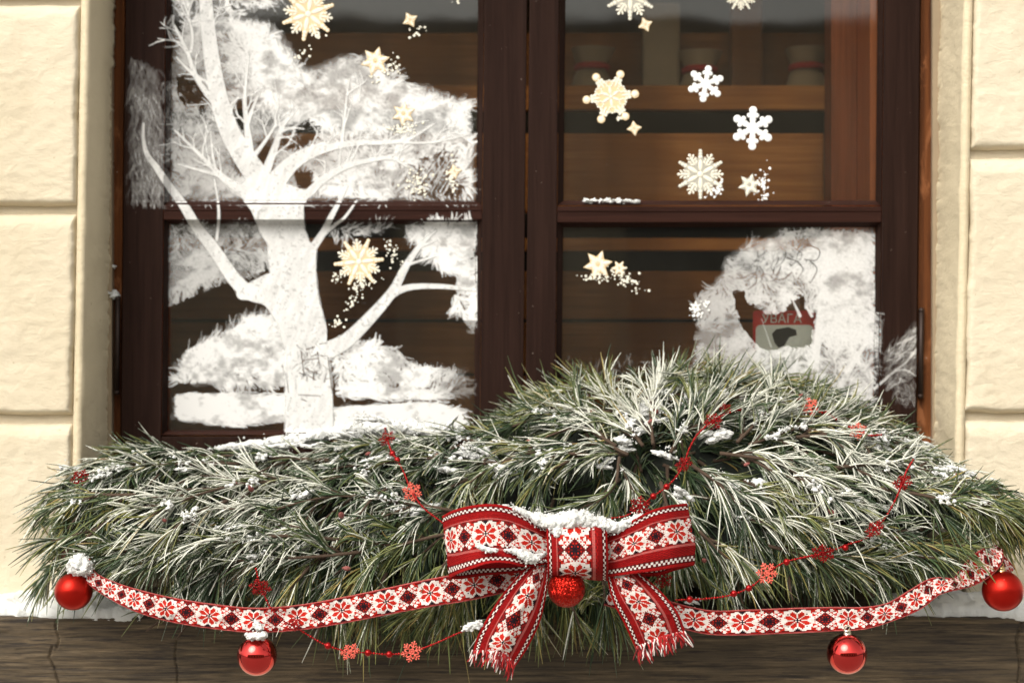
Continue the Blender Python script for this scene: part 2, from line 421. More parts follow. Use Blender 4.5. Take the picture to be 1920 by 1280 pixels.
# room behind the window
RB = 2.6
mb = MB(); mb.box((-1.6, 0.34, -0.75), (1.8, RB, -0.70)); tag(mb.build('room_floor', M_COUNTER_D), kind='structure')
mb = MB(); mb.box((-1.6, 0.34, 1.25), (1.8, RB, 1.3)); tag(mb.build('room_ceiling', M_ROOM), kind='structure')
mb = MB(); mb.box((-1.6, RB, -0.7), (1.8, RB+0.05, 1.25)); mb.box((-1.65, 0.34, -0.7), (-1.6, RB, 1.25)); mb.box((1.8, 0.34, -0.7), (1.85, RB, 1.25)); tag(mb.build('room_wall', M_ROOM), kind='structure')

# ---------------------------------------------------------------- house wall with rusticated plaster blocks
wall = empty('house_wall', (0, 0, GROUND)); tag(wall, 'cream plastered house wall of grooved rustic blocks around the brown window', 'wall')
WY = 0.020
RECTOP = -330     # photo row of the window head, above the frame
def lean_wall(px, py): return px + (430 - py) * 0.019
def block(x0, x1, y0, y1, side, seed, lean=True):
    """rounded plaster block; x in photo px on the wall face, y rows. side: which side is the window corner"""
    def axis(a, b, fa, fb, step):
        pts = [a]; x = a
        while x < b:
            s = step if fa-40 < x < fb+40 else step*8
            x = min(b, x+s); pts.append(x)
        # dense near edges
        pts += [a+1, a+3, a+6, a+10, a+15, a+21, a+28, b-1, b-3, b-6, b-10]
        return np.unique(np.array(pts, float))
    xs = axis(x0, x1, 0, 1920, 5); ys = axis(y0, y1, 0, 1200, 5)
    X, Y = np.meshgrid(xs, ys)
    dl = X-x0; dr = x1-X; dt = Y-y0; db = y1-Y
    # ragged edges
    rag = (fbm(X/17, Y/17, seed)-0.5)*5 + (fbm(X/70, Y/70, seed+1)-0.5)*7
    def rnd(d, R):
        q = np.clip(1-(d)/R, 0, 1); return 1-np.sqrt(np.clip(1-q*q, 0, 1))
    dep = np.maximum.reduce([rnd(dl, 9), rnd(dr, 9), rnd(dt, 34)*0.9, rnd(db, 12)])
    y = dep*(WY+0.002) + (fbm(X/60, Y/40, seed+5)-0.5)*0.0028*(1-dep) + (fbm(X/14, Y/9, seed+9, 3)-0.5)*0.0022*(1-dep)
    inner = (dl > 1) & (dr > 1) & (dt > 1) & (db > 1)
    Xp = X + np.where(inner, 0, 0) + rag*((dl < 14) | (dr < 14)) ; Yp = Y + rag*0.7*((dt < 20) | (db < 12))
    if lean: Xp = Xp + (430-Y)*0.019
    V = np.stack([(Xp-960)*S, y, (640-Yp)*S], -1).reshape(-1, 3)
    ny, nx = X.shape; idx = np.arange(ny*nx).reshape(ny, nx)
    F = np.stack([idx[:-1,:-1], idx[1:,:-1], idx[1:,1:], idx[:-1,1:]], -1).reshape(-1, 4)
    # skirt back into the wall
    ring = np.concatenate([idx[0,:], idx[1:,-1], idx[-1,-2::-1], idx[-2:0:-1,0]]); nv = len(V)
    V2 = V[ring].copy(); V2[:, 1] = WY+0.02; V = np.vstack([V, V2]); m_ = len(ring); a = np.arange(m_); b2 = (a+1) % m_
    F = np.vstack([F, np.stack([ring[a], ring[b2], nv+b2, nv+a], -1)])
    return link_mesh('plaster_block', np_mesh('plaster_block', V, F, True), M_PLASTER, wall)
LX, RX = 140, 1822
for i, (a, b) in enumerate([(-730, -7), (6, 384), (400, 778), (794, 1176)]):
    block(-520, LX, a, b, 'R', 20+i); block(-1250, -532, a, b, 'R', 60+i, True)
for i, (a, b) in enumerate([(-720, -210), (-196, 279), (295, 774), (789, 1176)]):
    block(RX-3, 2450, a, b, 'L', 30+i); block(2462, 3200, a, b, 'L', 70+i, True)
block(LX+10, 960, -730, RECTOP-10, 'R', 41, False); block(970, RX-12, -730, RECTOP-10, 'R', 42, False)
# backing of the wall: left, right, above, below
def wc(px, py, y): return ((px-960)*S, y, (640-py)*S)
mb = MB()
def slab(x0t, x1t, x0b, x1b, yt, yb, f, bk):
    mb.hexa([wc(x0b, yb, f), wc(x1b, yb, f), wc(x1t, yt, f), wc(x0t, yt, f), wc(x0b, yb, bk), wc(x1b, yb, bk), wc(x1t, yt, bk), wc(x0t, yt, bk)])
BOT = 640 - GROUND/S
slab(-1300, LX+2+14.3, -1300, LX+2-13.7, RECTOP, 1150, WY, 0.13)
slab(RX-6+14.3, 3300, RX-6-13.7, 3300, RECTOP, 1150, WY, 0.13)
slab(-1300, 3300, -1300, 3300, -740, RECTOP, WY+0.001, 0.13)
slab(-1300, 3300, -1300, 3300, 1150, BOT, WY+0.012, 0.34)
mb.build('wall_backing', M_PLASTER, wall)
# splayed reveals: a plaster skin from the wall face back to the frame, with an uneven inner edge
def reveal(xf, xb, seed):
    ys = np.arange(RECTOP, 1175, 4.0); ts = np.linspace(0, 1, 13); Yg, T = np.meshgrid(ys, ts, indexing='ij')
    yb_ = 0.146; yy = 0.007 + T*(yb_-0.007)
    k = (D+yb_)/D
    Xw = ((xf + (430-Yg)*0.019 - 960)*S)*(1-T) + ((xb + (430-Yg)*0.012 - 960)*S*k)*T
    n = (fbm(Yg/60, T*2, seed)-0.5)*0.006 + (fbm(Yg/9, T*9, seed+3, 3)-0.5)*0.003*T
    Xw = Xw + n*(T > 0.01) + (T > 0.9)*(fbm(Yg/7, T*0+3, seed+8)-0.5)*0.007
    V = np.stack([Xw, yy, (640-Yg)*S], -1).reshape(-1, 3); ny, nx = Xw.shape
    idx = np.arange(ny*nx).reshape(ny, nx); F = np.stack([idx[:-1,:-1], idx[1:,:-1], idx[1:,1:], idx[:-1,1:]], -1).reshape(-1, 4)
    o = link_mesh('reveal', np_mesh('reveal', V, F, True), M_REVEAL, wall)
    md = o.modifiers.new('s', 'SOLIDIFY'); md.thickness = 0.012; md.offset = 1.0 if xf < 960 else -1.0
reveal(LX+2, 196, 3); reveal(RX-4, 1766, 4)
mb = MB(); slab(LX-10, RX+10, LX-10, RX+10, RECTOP-60, RECTOP, WY+0.003, 0.20); mb.build('window_head', M_REVEAL, wall)
mb = MB()
for (a, b) in ((-1300, 170), (1790, 3300)):
    mb.box((PX(a), 0.131, (640-1149)*S), (PX(b), 0.34, (640+740)*S))
mb.box((PX(170), 0.205, (640-RECTOP)*S), (PX(1790), 0.34, (640+740)*S))
mb.box((PX(170), 0.205, (640-1149)*S), (PX(1790), 0.34, PZ(838)))
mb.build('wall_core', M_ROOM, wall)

# ---------------------------------------------------------------- window
win = empty('window', (0, 0.16, PZ(860, 0.16))); tag(win, 'dark brown two-leaf wooden window with four glass panes', 'window')
YF, YG = 0.128, 0.150      # front of the casements, glass plane
def WL(px, py, y):         # the old frame leans by about half a degree
    return P(px + (430-py)*0.010, py, y)
def wbox(mb, x0, y0, x1, y1, f, b, mi=0):
    mb.hexa([WL(x0,y1,f), WL(x1,y1,f), WL(x1,y0,f), WL(x0,y0,f), WL(x0,y1,b), WL(x1,y1,b), WL(x1,y0,b), WL(x0,y0,b)], mi)
TOPY, BOTY = -300, 870
mb = MB(); wbox(mb, 196, TOPY-20, 230, BOTY, YF+0.018, 0.19); mb.build('jamb', M_WORN, win, bevel=0.002)
mb = MB(); wbox(mb, 1722, TOPY-20, 1768, BOTY, YF+0.012, 0.19); mb.build('jamb', M_WORN, win, bevel=0.002)
mb = MB(); wbox(mb, 231, TOPY-20, 1721, TOPY, YF+0.012, 0.19); mb.build('head_jamb', M_FRAME_H, win, bevel=0.002)
mb = MB(); wbox(mb, 231, BOTY-2, 1721, BOTY+40, YF-0.01, 0.19); mb.build('bottom_jamb', M_FRAME_H, win, bevel=0.002)
# thin sloped bead (prism) around a pane: outer edge proud, inner edge at the glass
def bead(mb, a, b, c, d, yo, yi):
    """a,b outer edge ends (px,py); c,d inner edge ends; yo depth of outer, yi depth of inner"""
    A = WL(*a, yo); B = WL(*b, yo); Cc = WL(*c, yi); Dd = WL(*d, yi)
    bk = 0.158
    mb.hexa([A, B, Dd, Cc, WL(*a, bk), WL(*b, bk), WL(*d, bk), WL(*c, bk)])
def casement(x0, gx0, gx1, x1, side, rail):
    # x0..x1 outer, gx0..gx1 glass; rail = (bead top, front top, front bottom, bead bottom)
    bw = 12
    mb = MB()
    wbox(mb, x0, TOPY+2, gx0-bw, BOTY-4, YF, 0.172)
    wbox(mb, gx1+bw, TOPY+2, x1, BOTY-4, YF+0.0006, 0.172)
    wbox(mb, gx0-bw+0.5, TOPY+2, gx1+bw-0.5, TOPY+70, YF+0.001, 0.171)
    wbox(mb, gx0-bw+0.5, 818, gx1+bw-0.5, BOTY-4, YF+0.001, 0.171)
    cs = mb.build('casement', M_FRAME, win, bevel=0.0016)
    cs['label'] = 'brown casement leaf on the %s side' % side
    b0, r0, r1, b1 = rail
    mb = MB(); wbox(mb, gx0-bw+0.5, r0, gx1+bw-0.5, r1, YF+0.002, 0.171)
    wbox(mb, gx0-bw+1.5, r0+7, gx1+bw-1.5, r0+9.5, YF+0.0005, 0.16)
    mb.build('glazing_bar', M_FRAME_H, cs, bevel=0.0012)
    for (ty, by) in ((TOPY+70, b0), (b1, 806)):
        yo, yi = YF+0.004, YG-0.003
        mb = MB(); bead(mb, (gx0-bw+0.8, ty-bw), (gx0-bw+0.8, by+bw), (gx0, ty), (gx0, by), yo, yi); mb.build('bead', M_FRAME, cs)
        mb = MB(); bead(mb, (gx1+bw-0.8, by+bw), (gx1+bw-0.8, ty-bw), (gx1, by), (gx1, ty), yo, yi); mb.build('bead', M_FRAME, cs)
        mb = MB(); bead(mb, (gx0-bw+0.8, by+bw-3), (gx1+bw-0.8, by+bw-3), (gx0, by), (gx1, by), yo, yi); mb.build('bead', M_FRAME_H, cs)
        mb = MB(); bead(mb, (gx1+bw-0.8, ty-bw+3), (gx0-bw+0.8, ty-bw+3), (gx1, ty), (gx0, ty), yo+0.002, yi); mb.build('bead', M_FRAME_H, cs)
        mb = MB(); wbox(mb, gx0-4, ty-4, gx1+4, by+4, YG, YG+0.003)
        mb.build('glass_pane', M_GLASS, cs)
    return cs
csL = casement(231, 318, 892, 984, 'left', (376, 385, 412, 420))
csR = casement(988.5, 1056, 1641, 1721, 'right', (376, 387, 417, 426))
# hinges
for (x, a, b) in ((222, 560, 735), (1729, 582, 742)):
    mb = MB(); p = WL(x, a, YF+0.004); q = WL(x, b, YF+0.004)
    mb.tube([p, (p+q)/2, q], 0.0042, 10); mb.ball(p, 0.005, 8, 6); mb.ball(q, 0.005, 8, 6); mb.build('hinge', M_DARKMETAL, win, smooth=True)
# inner woodwork behind the glass (lining board and inner sash)
mb = MB(); mb.box((PX(1615, 0.24), 0.175, PZ(860, 0.24)), (PX(1700, 0.24), 0.33, PZ(-300, 0.24))); mb.build('lining_board', M_INNER, win, bevel=0.002)
mb = MB(); mb.box((PX(1552, 0.30), 0.27, PZ(700, 0.30)), (PX(1600, 0.30), 0.33, PZ(-300, 0.30))); mb.build('inner_stile', wood('inner_sash_wood', (0.24, 0.07, 0.03), (0.40, 0.12, 0.05)), win, bevel=0.002)
mb = MB(); mb.box((PX(250, 0.24), 0.175, PZ(860, 0.24)), (PX(300, 0.24), 0.33, PZ(-300, 0.24))); mb.build('lining_board', M_INNER, win, bevel=0.002)
mb = MB(); mb.box((PX(301, 0.2), 0.175, PZ(842, 0.2)), (PX(1614, 0.2), 0.335, PZ(815, 0.2))); mb.build('inner_ledge', M_COUNTER_D, win, bevel=0.002)

# ---------------------------------------------------------------- things inside the shop
def PB(mb, x0, y0, x1, y1, f, b):
    mb.box((PX(x0, f), f, PZ(y1, f)), (PX(x1, f), b, PZ(y0, f)))
cnt = empty('shop_counter', P(960, 690, 0.8)); tag(cnt, 'brown wooden shop counter of horizontal boards seen through the panes', 'counter')
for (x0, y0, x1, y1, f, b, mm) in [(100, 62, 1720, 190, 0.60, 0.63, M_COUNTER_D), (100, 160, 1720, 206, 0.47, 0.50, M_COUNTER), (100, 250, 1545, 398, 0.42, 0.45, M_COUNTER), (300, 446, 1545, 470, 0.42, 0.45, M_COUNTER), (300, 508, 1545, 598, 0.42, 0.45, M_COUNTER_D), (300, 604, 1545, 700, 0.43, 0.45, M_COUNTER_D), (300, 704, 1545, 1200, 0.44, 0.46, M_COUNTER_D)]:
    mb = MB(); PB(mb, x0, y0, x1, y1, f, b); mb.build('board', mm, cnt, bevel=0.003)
mb = MB(); PB(mb, 300, 206, 1545, 1180, 0.64, 0.67); mb.build('back_panel', M_DARK, cnt)  # dark sheet whose colour stands in for shade between the boards
def gift_bag(cx, y0, y1, wd, label):
    yb = 0.53; g = empty('gift_bag', P(cx, y1, yb)); tag(g, label, 'gift bag', 'red banded cloth bags on the counter')
    sec = []
    mbb = MB(); seg = 16; rows = 9; V = []; F = []
    for r in range(rows):
        t = r/(rows-1); py = y1 + (y0-y1)*t
        wr = wd*(0.66 - 0.36*t/0.67 if t < 0.67 else 0.30 + 0.6*(t-0.67))
        for i in range(seg):
            a = 2*math.pi*i/seg; p = P(cx + wr*math.cos(a)*(1+0.06*math.sin(3*a+r)), py, yb); V.append((p.x, yb + 0.04*math.sin(a)*(wr/wd*2), p.z))
    for r in range(rows-1):
        for i in range(seg): j = (i+1) % seg; F.append((r*seg+i, r*seg+j, (r+1)*seg+j, (r+1)*seg+i))
    mbb.add(V, F); mbb.build('bag_body', M_SACK, g, smooth=True)
    mbb = MB(); ty = y1+(y0-y1)*0.67; pts = []
    for i in range(17):
        a = 2*math.pi*i/16; p = P(cx + wd*0.34*math.cos(a), ty, yb); pts.append((p.x, yb+0.034*math.sin(a), p.z))
    mbb.tube(pts, 0.006, 6, cap=False); mbb.build('band', M_RED_CLOTH, g, smooth=True)
gift_bag(1110, 92, 200, 84, 'pale cloth bag with red band on the counter, leftmost of the three')
gift_bag(1312, 98, 204, 84, 'pale cloth bag with red band behind the small white snowflake sticker')
gift_bag(1512, 92, 200, 84, 'pale cloth bag with red band nearest the inner window lining')
# packages and bottles on the upper shelf, dim
for (x, y0, wd, mm, lab) in [(1240, 6, 70, M_SACK, 'dim beige package standing between the first two cloth bags'), (1400, -10, 60, M_COUNTER_D, 'dim brown box standing between the last two cloth bags')]:
    mb = MB(); mb.box((PX(x-wd/2, 0.55), 0.545, PZ(190, 0.55)), (PX(x+wd/2, 0.55), 0.575, PZ(y0, 0.55)))
    o = mb.build('package', mm, bevel=0.006); tag(o, lab, 'package')

# warning sign behind the lower right pane
sg = empty('warning_sign', P(1470, 700, 0.2)); tag(sg, 'red and white warning sign reading УВАГА behind the lower right pane', 'sign')
def rrect(x0, y0, x1, y1, r, y):
    pts = []
    for (cx, cy, a0) in ((x1-r, y0+r, 0), (x0+r, y0+r, 90), (x0+r, y1-r, 180), (x1-r, y1-r, 270)):
        for k in range(5):
            a = math.radians(a0 + k*22.5); p = P(cx + r*math.cos(a), cy - r*math.sin(a), y); pts.append((p.x, p.z))
    return pts
ys_ = 0.172
mb = MB(); mb.poly(rrect(1412, 582, 1530, 706, 7, ys_), ys_, ys_+0.002); mb.build('board', M_SIGNRED, sg)
mb = MB(); mb.poly(rrect(1417, 609, 1525, 700, 9, ys_), ys_-0.0008, ys_-0.0001); mb.build('white_field', M_SIGNWHITE, sg)
mb = MB(); pts = [(1447, 626), (1455, 617), (1478, 613), (1492, 618), (1494, 628), (1480, 632), (1470, 648), (1460, 652), (1452, 642)]
mb.poly([(P(a, b, ys_).x, P(a, b, ys_).z) for a, b in pts], ys_-0.0016, ys_-0.0009)
mb.build('symbol', M_SIGNBLACK, sg)
tc = bpy.data.curves.new('lettering', 'FONT'); tc.body = 'УВАГА'; tc.size = 0.0200; tc.align_x = 'CENTER'; tc.extrude = 0.0003
to = bpy.data.objects.new('tmp', tc); C.objects.link(to); bpy.context.view_layer.update()
me = bpy.data.meshes.new_from_object(to.evaluated_get(bpy.context.evaluated_depsgraph_get())); bpy.data.objects.remove(to)
me.transform(Matrix.Translation(P(1466, 605, ys_-0.0012)) @ Matrix.Rotation(math.radians(90), 4, 'X'))
me.materials.clear(); link_mesh('lettering', me, M_SIGNWHITE, sg)

# ---------------------------------------------------------------- window painting (white paint on glass and frame)
CELL = 1.5
def front_depth(px, py):
    """depth of the window front surface at photo pixel arrays"""
    lx = px - (430-py)*0.010
    y = np.full(px.shape, YG)
    def band(d): return YG-0.003 + (YF+0.004-(YG-0.003))*np.clip(d/12.0, 0, 1)
    for (x0, g0, g1, x1, rl) in ((231, 318, 892, 984, (376, 385, 412, 420)), (988.5, 1056, 1641, 1721, (376, 387, 417, 426))):
        inside = (lx >= x0) & (lx <= x1)
        d = np.maximum(g0-lx, lx-g1)
        dv = np.where(py < (rl[0]+rl[3])/2, py-rl[0], rl[3]-py)
        dv = np.maximum(dv, py-806)
        dd = np.maximum(d, dv)
        v = np.where(dd <= 0, YG, band(dd)); v = np.where(d >= 11, YF, v)
        v = np.where((d < 11) & (py >= rl[1]) & (py <= rl[2]), YF+0.0005, v)
        y = np.where(inside, v, y)
    return y
class Raster:
    def __init__(s, x0, y0, x1, y1):
        s.x0, s.y0 = x0, y0; s.nx = int((x1-x0)/CELL)+1; s.ny = int((y1-y0)/CELL)+1
        s.a = np.zeros((s.ny, s.nx)); s.X = x0+np.arange(s.nx)*CELL; s.Y = y0+np.arange(s.ny)*CELL
    def stroke(s, pts, w0, w1, alpha, soft=1.2, erase=False, streak=0.0):
        pts = np.asarray(pts, float); r = max(w0, w1)+3
        i0 = max(0, int((pts[:,0].min()-r-s.x0)/CELL)); i1 = min(s.nx, int((pts[:,0].max()+r-s.x0)/CELL)+2)
        j0 = max(0, int((pts[:,1].min()-r-s.y0)/CELL)); j1 = min(s.ny, int((pts[:,1].max()+r-s.y0)/CELL)+2)
        if i1 <= i0 or j1 <= j0: return
        X, Y = np.meshgrid(s.X[i0:i1], s.Y[j0:j1]); best = np.zeros_like(X); n = len(pts)-1
        for k in range(n):
            ax, ay = pts[k]; bx, by = pts[k+1]; dx, dy = bx-ax, by-ay; L2 = dx*dx+dy*dy+1e-9
            t = np.clip(((X-ax)*dx+(Y-ay)*dy)/L2, 0, 1); d = np.hypot(X-ax-t*dx, Y-ay-t*dy)
            wd = w0+(w1-w0)*(k+t)/n
            best = np.maximum(best, np.clip((wd-d)/soft+0.5, 0, 1))
        c = best*alpha; a = s.a[j0:j1, i0:i1]
        if erase: a *= (1-c)
        else: a += (1-a)*c
    def mottle(s, seed, lo=0.48, hi=1.0):
        X, Y = np.meshgrid(s.X, s.Y)
        a = 0.35*fbm(X/13, Y/9, seed, 3) + 0.65*fbm(X/46, Y/38, seed+4, 4)
        s.a *= lo + (hi-lo)*smooth(0.30, 0.56, a)
    def mesh(s, name, parent, off, thr=0.03, label=None):
        X, Y = np.meshgrid(s.X, s.Y); dep = front_depth(X, Y) - off
        k = S*(D+dep)/D; V = np.stack([(X-960)*k, dep, (640-Y)*k], -1)
        keep = np.maximum.reduce([s.a[:-1,:-1], s.a[1:,:-1], s.a[1:,1:], s.a[:-1,1:]]) > thr
        idx = np.arange(s.nx*s.ny).reshape(s.ny, s.nx)
        F = np.stack([idx[:-1,:-1], idx[1:,:-1], idx[1:,1:], idx[:-1,1:]], -1)[keep]
        used, inv = np.unique(F, return_inverse=True)
        me = np_mesh(name, V.reshape(-1, 3)[used], inv.reshape(-1, 4), True)
        add_attr(me, 'cover', s.a.reshape(-1)[used])
        return link_mesh(name, me, M_PAINT, parent)
def inpoly(px, py, poly):
    x, y = np.asarray(px, float), np.asarray(py, float); r = np.zeros(x.shape, bool); n = len(poly)
    for i in range(n):
        (x0, y0), (x1, y1) = poly[i], poly[(i+1) % n]
        if y0 == y1: continue
        c = ((y0 > y) != (y1 > y)) & (x < (x1-x0)*(y-y0)/(y1-y0)+x0); r ^= c
    return r
def dabs(R, poly, count, alpha=(0.3, 0.8), length=(8, 20), width=(1.2, 2.8), ang=None, spread=0.9, curl=1.3, erase=False):
    P_ = np.array(poly, float); lo = P_.min(0); hi = P_.max(0)
    q = rng.uniform(lo, hi, (count*3, 2)); q = q[inpoly(q[:,0], q[:,1], poly)][:count]
    for (x, y) in q:
        fld = fbm(np.array([x/45.0]), np.array([y/45.0]), 77)[0]
        a = (ang if ang is not None else fld*12) + rng.uniform(-spread, spread)*(0.5 if ang is None else 1)
        L = rng.uniform(*length)*1.35; w_ = rng.uniform(*width)*0.85; c = rng.uniform(-curl, curl)*0.6
        cx, cy = math.cos(a), math.sin(a)
        if rng.uniform() > 0.80: continue
        pts = [(x, y), (x+cx*L*0.5 - cy*c*L*0.2, y+cy*L*0.5 + cx*c*L*0.2), (x+cx*L, y+cy*L)]
        den = 0.55+0.9*fbm(np.array([x/22.0]), np.array([y/22.0]), 31)[0]
        R.stroke(pts, w_, w_*0.5, min(1, rng.uniform(*alpha)*den), erase=erase)
pw = empty('window_painting', P(570, 800, YG)); tag(pw, 'white painted bare tree with snowy foliage across the two left panes', 'window painting')
R = Raster(234, -14, 900, 822)
def wash(R, poly, al, seed):
    XX, YY = np.meshgrid(R.X, R.Y); m_ = np.zeros(XX.shape)
    for k in range(7):
        jx = (fbm(XX/16, YY/16, seed+k*3)-0.5)*34; jy = (fbm(XX/16, YY/16, seed+k*3+1)-0.5)*34
        m_ += inpoly(XX+jx, YY+jy, poly)/7.0
    m_ *= 0.78*al*(0.35+1.1*fbm(XX/24, YY/24, seed+50, 4)); R.a = 1-(1-R.a)*(1-np.clip(m_, 0, 1))
upper = [(322,150),(345,40),(395,22),(440,35),(500,40),(535,70),(558,118),(575,138),(600,126),(640,108),(690,102),(722,132),(765,158),(812,164),(850,188),(880,185),(888,372),(322,372)]
wash(R, upper, 0.55, 200)
wash(R, [(440,40),(500,50),(560,130),(640,120),(700,130),(800,180),(880,200),(880,260),(760,250),(600,230),(520,220),(470,160)], 0.6, 240)
dabs(R, upper, 5200, (0.16, 0.5), (7, 17), (1.3, 3.0))
dabs(R, [(540,140),(690,110),(800,170),(884,200),(884,360),(840,300),(760,250),(600,260),(560,200)], 1700, (0.3, 0.7))
dabs(R, [(430,45),(500,50),(550,120),(560,230),(480,170),(440,120)], 1000, (0.35, 0.8))
dabs(R, [(322,-10),(370,-10),(380,150),(322,200)], 420, (0.2, 0.6))
dabs(R, [(400,-10),(530,-10),(470,30),(410,25)], 220, (0.2, 0.6))
dabs(R, [(322,230),(440,240),(460,370),(322,372)], 900, (0.25, 0.7))
dabs(R, [(560,290),(760,290),(740,372),(590,372)], 900, (0.3, 0.75))
for h in ([(444,185),(470,190),(462,250),(446,235)], [(478,285),(500,262),(524,262),(518,285),(500,320),(482,318)], [(528,245),(590,232),(590,272),(545,278),(530,265)], [(552,330),(575,325),(580,366),(560,358)], [(330,140),(375,160),(384,200),(335,185)], [(780,300),(858,282),(868,368),(770,366)], [(430,235),(452,265),(462,330),(440,300)]):
    dabs(R, h, 230, (0.5, 0.9), (6, 14), (1.5, 3.2), erase=True)
for k in range(16):
    x = 770+k*5.5; R.stroke([(x, 366-rng.uniform(0, 30)), (x+38+rng.uniform(0, 14), 290-rng.uniform(0, 16))], 1.0, 0.8, rng.uniform(0.25, 0.75))
# patch brushed over the left stile
dabs(R, [(243,108),(300,120),(303,372),(248,366)], 900, (0.05, 0.18), (10, 30), (1.4, 3.2), ang=1.5, spread=0.5)
dabs(R, [(303,150),(318,150),(318,372),(303,372)], 160, (0.1, 0.3), (6, 14), (1.0, 2.0), ang=1.5, spread=0.6)
dabs(R, [(318,374),(330,382),(560,386),(700,384),(700,376)], 160, (0.15, 0.5), (6, 14), (1.0, 1.8), ang=0, spread=0.5)
# lower left pane
dabs(R, [(316,422),(500,422),(505,505),(430,528),(316,575)], 2100, (0.16, 0.55), (7, 16), (1.2, 2.8))
dabs(R, [(316,470),(400,480),(410,520),(316,560)], 500, (0.3, 0.6))
wash(R, [(330,700),(345,665),(400,640),(470,610),(528,610),(540,722),(330,718)], 0.35, 260); wash(R, [(330,742),(530,744),(530,780),(420,790),(332,784)], 0.9, 270); wash(R, [(625,766),(800,760),(850,776),(850,800),(625,806)], 0.9, 280); wash(R, [(757,424),(888,424),(886,500),(832,500),(800,470)], 0.6, 290)
dabs(R, [(330,700),(345,660),(400,632),(470,600),(528,600),(540,722),(330,718)], 2300, (0.3, 0.75), (9, 20), (1.5, 3.2))
dabs(R, [(345,660),(480,590),(520,590),(510,615),(400,645)], 300, (0.2, 0.5), (12, 22), (1.2, 2.4), ang=-0.9, spread=0.6)
dabs(R, [(328,740),(530,742),(530,782),(420,792),(330,786)], 1500, (0.5, 0.9), (14, 34), (1.6, 3.4), ang=0.05, spread=0.25)
dabs(R, [(625,645),(680,638),(740,655),(790,690),(800,730),(640,730)], 1500, (0.3, 0.75), (8, 18), (1.5, 3.0))
dabs(R, [(780,680),(870,705),(880,738),(800,745)], 420, (0.2, 0.65), (8, 18), (1.2, 2.4))
dabs(R, [(630,725),(760,728),(850,745),(760,748),(630,742)], 300, (0.4, 0.8), (12, 26), (1.4, 2.6), ang=0.08, spread=0.2)
dabs(R, [(625,764),(800,756),(850,772),(850,800),(625,806)], 1200, (0.5, 0.9), (14, 30), (1.6, 3.2), ang=0.0, spread=0.25)
dabs(R, [(757,422),(890,422),(890,628),(868,600),(846,565),(866,512),(832,508),(800,472)], 1700, (0.3, 0.75))
dabs(R, [(622,424),(740,424),(700,440),(622,446)], 110, (0.15, 0.4))
R.mottle(61)
XX, YY = np.meshgrid(R.X, R.Y)
thin = np.where((YY < 376), 1-0.42*smooth(520, 380, XX)*smooth(20, 90, YY), 1.0)
thin = np.where((YY > 416) & (YY < 590) & (XX < 520), 0.62, thin)
thin *= 1-0.5*np.exp(-((XX-480)**2/60**2+(YY-275)**2/50**2)) ; thin *= 1-0.35*np.exp(-((XX-600)**2/90**2+(YY-300)**2/30**2))
thin *= 1-0.6*smooth(790, 890, XX)*(YY > 600)*(YY < 750)
R.a *= thin
R.a *= ~((XX > 894) | ((XX < 316) & (YY > 392)) | ((XX < 304) & (YY < 100)))
o = R.mesh('painted_foliage', pw, 0.0008)
# the tree itself
T = Raster(236, -14, 900, 822)
TREE = [
 ([(522,378),(500,356),(482,330),(455,290),(430,245),(412,190),(400,130),(392,70),(384,-14)], 42, 14),
 ([(400,190),(384,170),(365,139),(352,100),(338,70),(327,49)], 11, 4), ([(358,97),(361,70),(355,37),(342,-5)], 6, 3), ([(375,150),(352,130),(331,108)], 7, 3),
 ([(470,305),(466,262),(462,230),(459,180),(466,105)], 15, 3), ([(463,232),(475,200),(488,172)], 8, 2),
 ([(490,345),(500,318),(516,275),(528,240),(549,215)], 19, 3), ([(478,290),(492,272),(511,244),(522,221)], 8, 2), ([(524,248),(548,240),(570,242)], 5, 2),
 ([(520,345),(548,310),(580,290),(616,277),(669,268),(755,264),(815,232)], 24, 2.5), ([(745,266),(800,268),(837,262),(878,253)], 5, 2),
 ([(505,340),(530,311),(560,287),(605,268)], 16, 4), ([(640,274),(644,240),(648,200),(654,150)], 7, 2.5), ([(674,190),(676,150)], 3, 2),
 ([(545,365),(575,364),(601,341),(642,315),(687,302),(732,297),(763,312)], 18, 3), ([(700,300),(735,292),(752,280)], 4, 2), ([(635,313),(639,277)], 4, 2),
 ([(500,372),(459,360),(430,342),(410,326),(395,311),(361,277),(327,244)], 18, 3), ([(408,328),(370,318),(334,308)], 7, 3), ([(404,318),(398,285),(395,247)], 6, 2), ([(345,262),(342,240)], 3, 1.5),
 ([(269,232),(269,262),(276,290),(294,315),(318,350),(346,388),(368,425),(400,466),(440,524),(468,548),(505,560),(530,590)], 3.5, 30),
 ([(402,337),(409,380),(410,412),(406,450)], 3.5, 5),
 ([(575,475),(588,462),(607,434),(620,408),(635,380),(650,349)], 16, 5), ([(606,440),(630,420),(646,408),(669,376)], 7, 3),
 ([(590,665),(625,652),(655,634),(699,590),(736,546),(762,497),(790,458),(818,432)], 32, 4), ([(730,556),(752,543),(780,537),(830,537),(890,543)], 13, 6), ([(764,496),(790,488),(816,480)], 5, 3), ([(787,463),(819,450)], 5, 3),
 ([(455,550),(475,545),(505,535)], 18, 26),
]
for n_, (pts, w0, w1) in enumerate(TREE):
    hw = 1.0 if n_ < 1 or pts[0] == (455,550) else 0.56
    if n_ == 0: w0, w1 = 25, 12
    if pts[0] == (455,550): w0, w1 = 12, 22
    T.stroke(catmull(pts, max(6, len(pts)*5)), w0*hw, w1*hw, 0.95, 2.2)
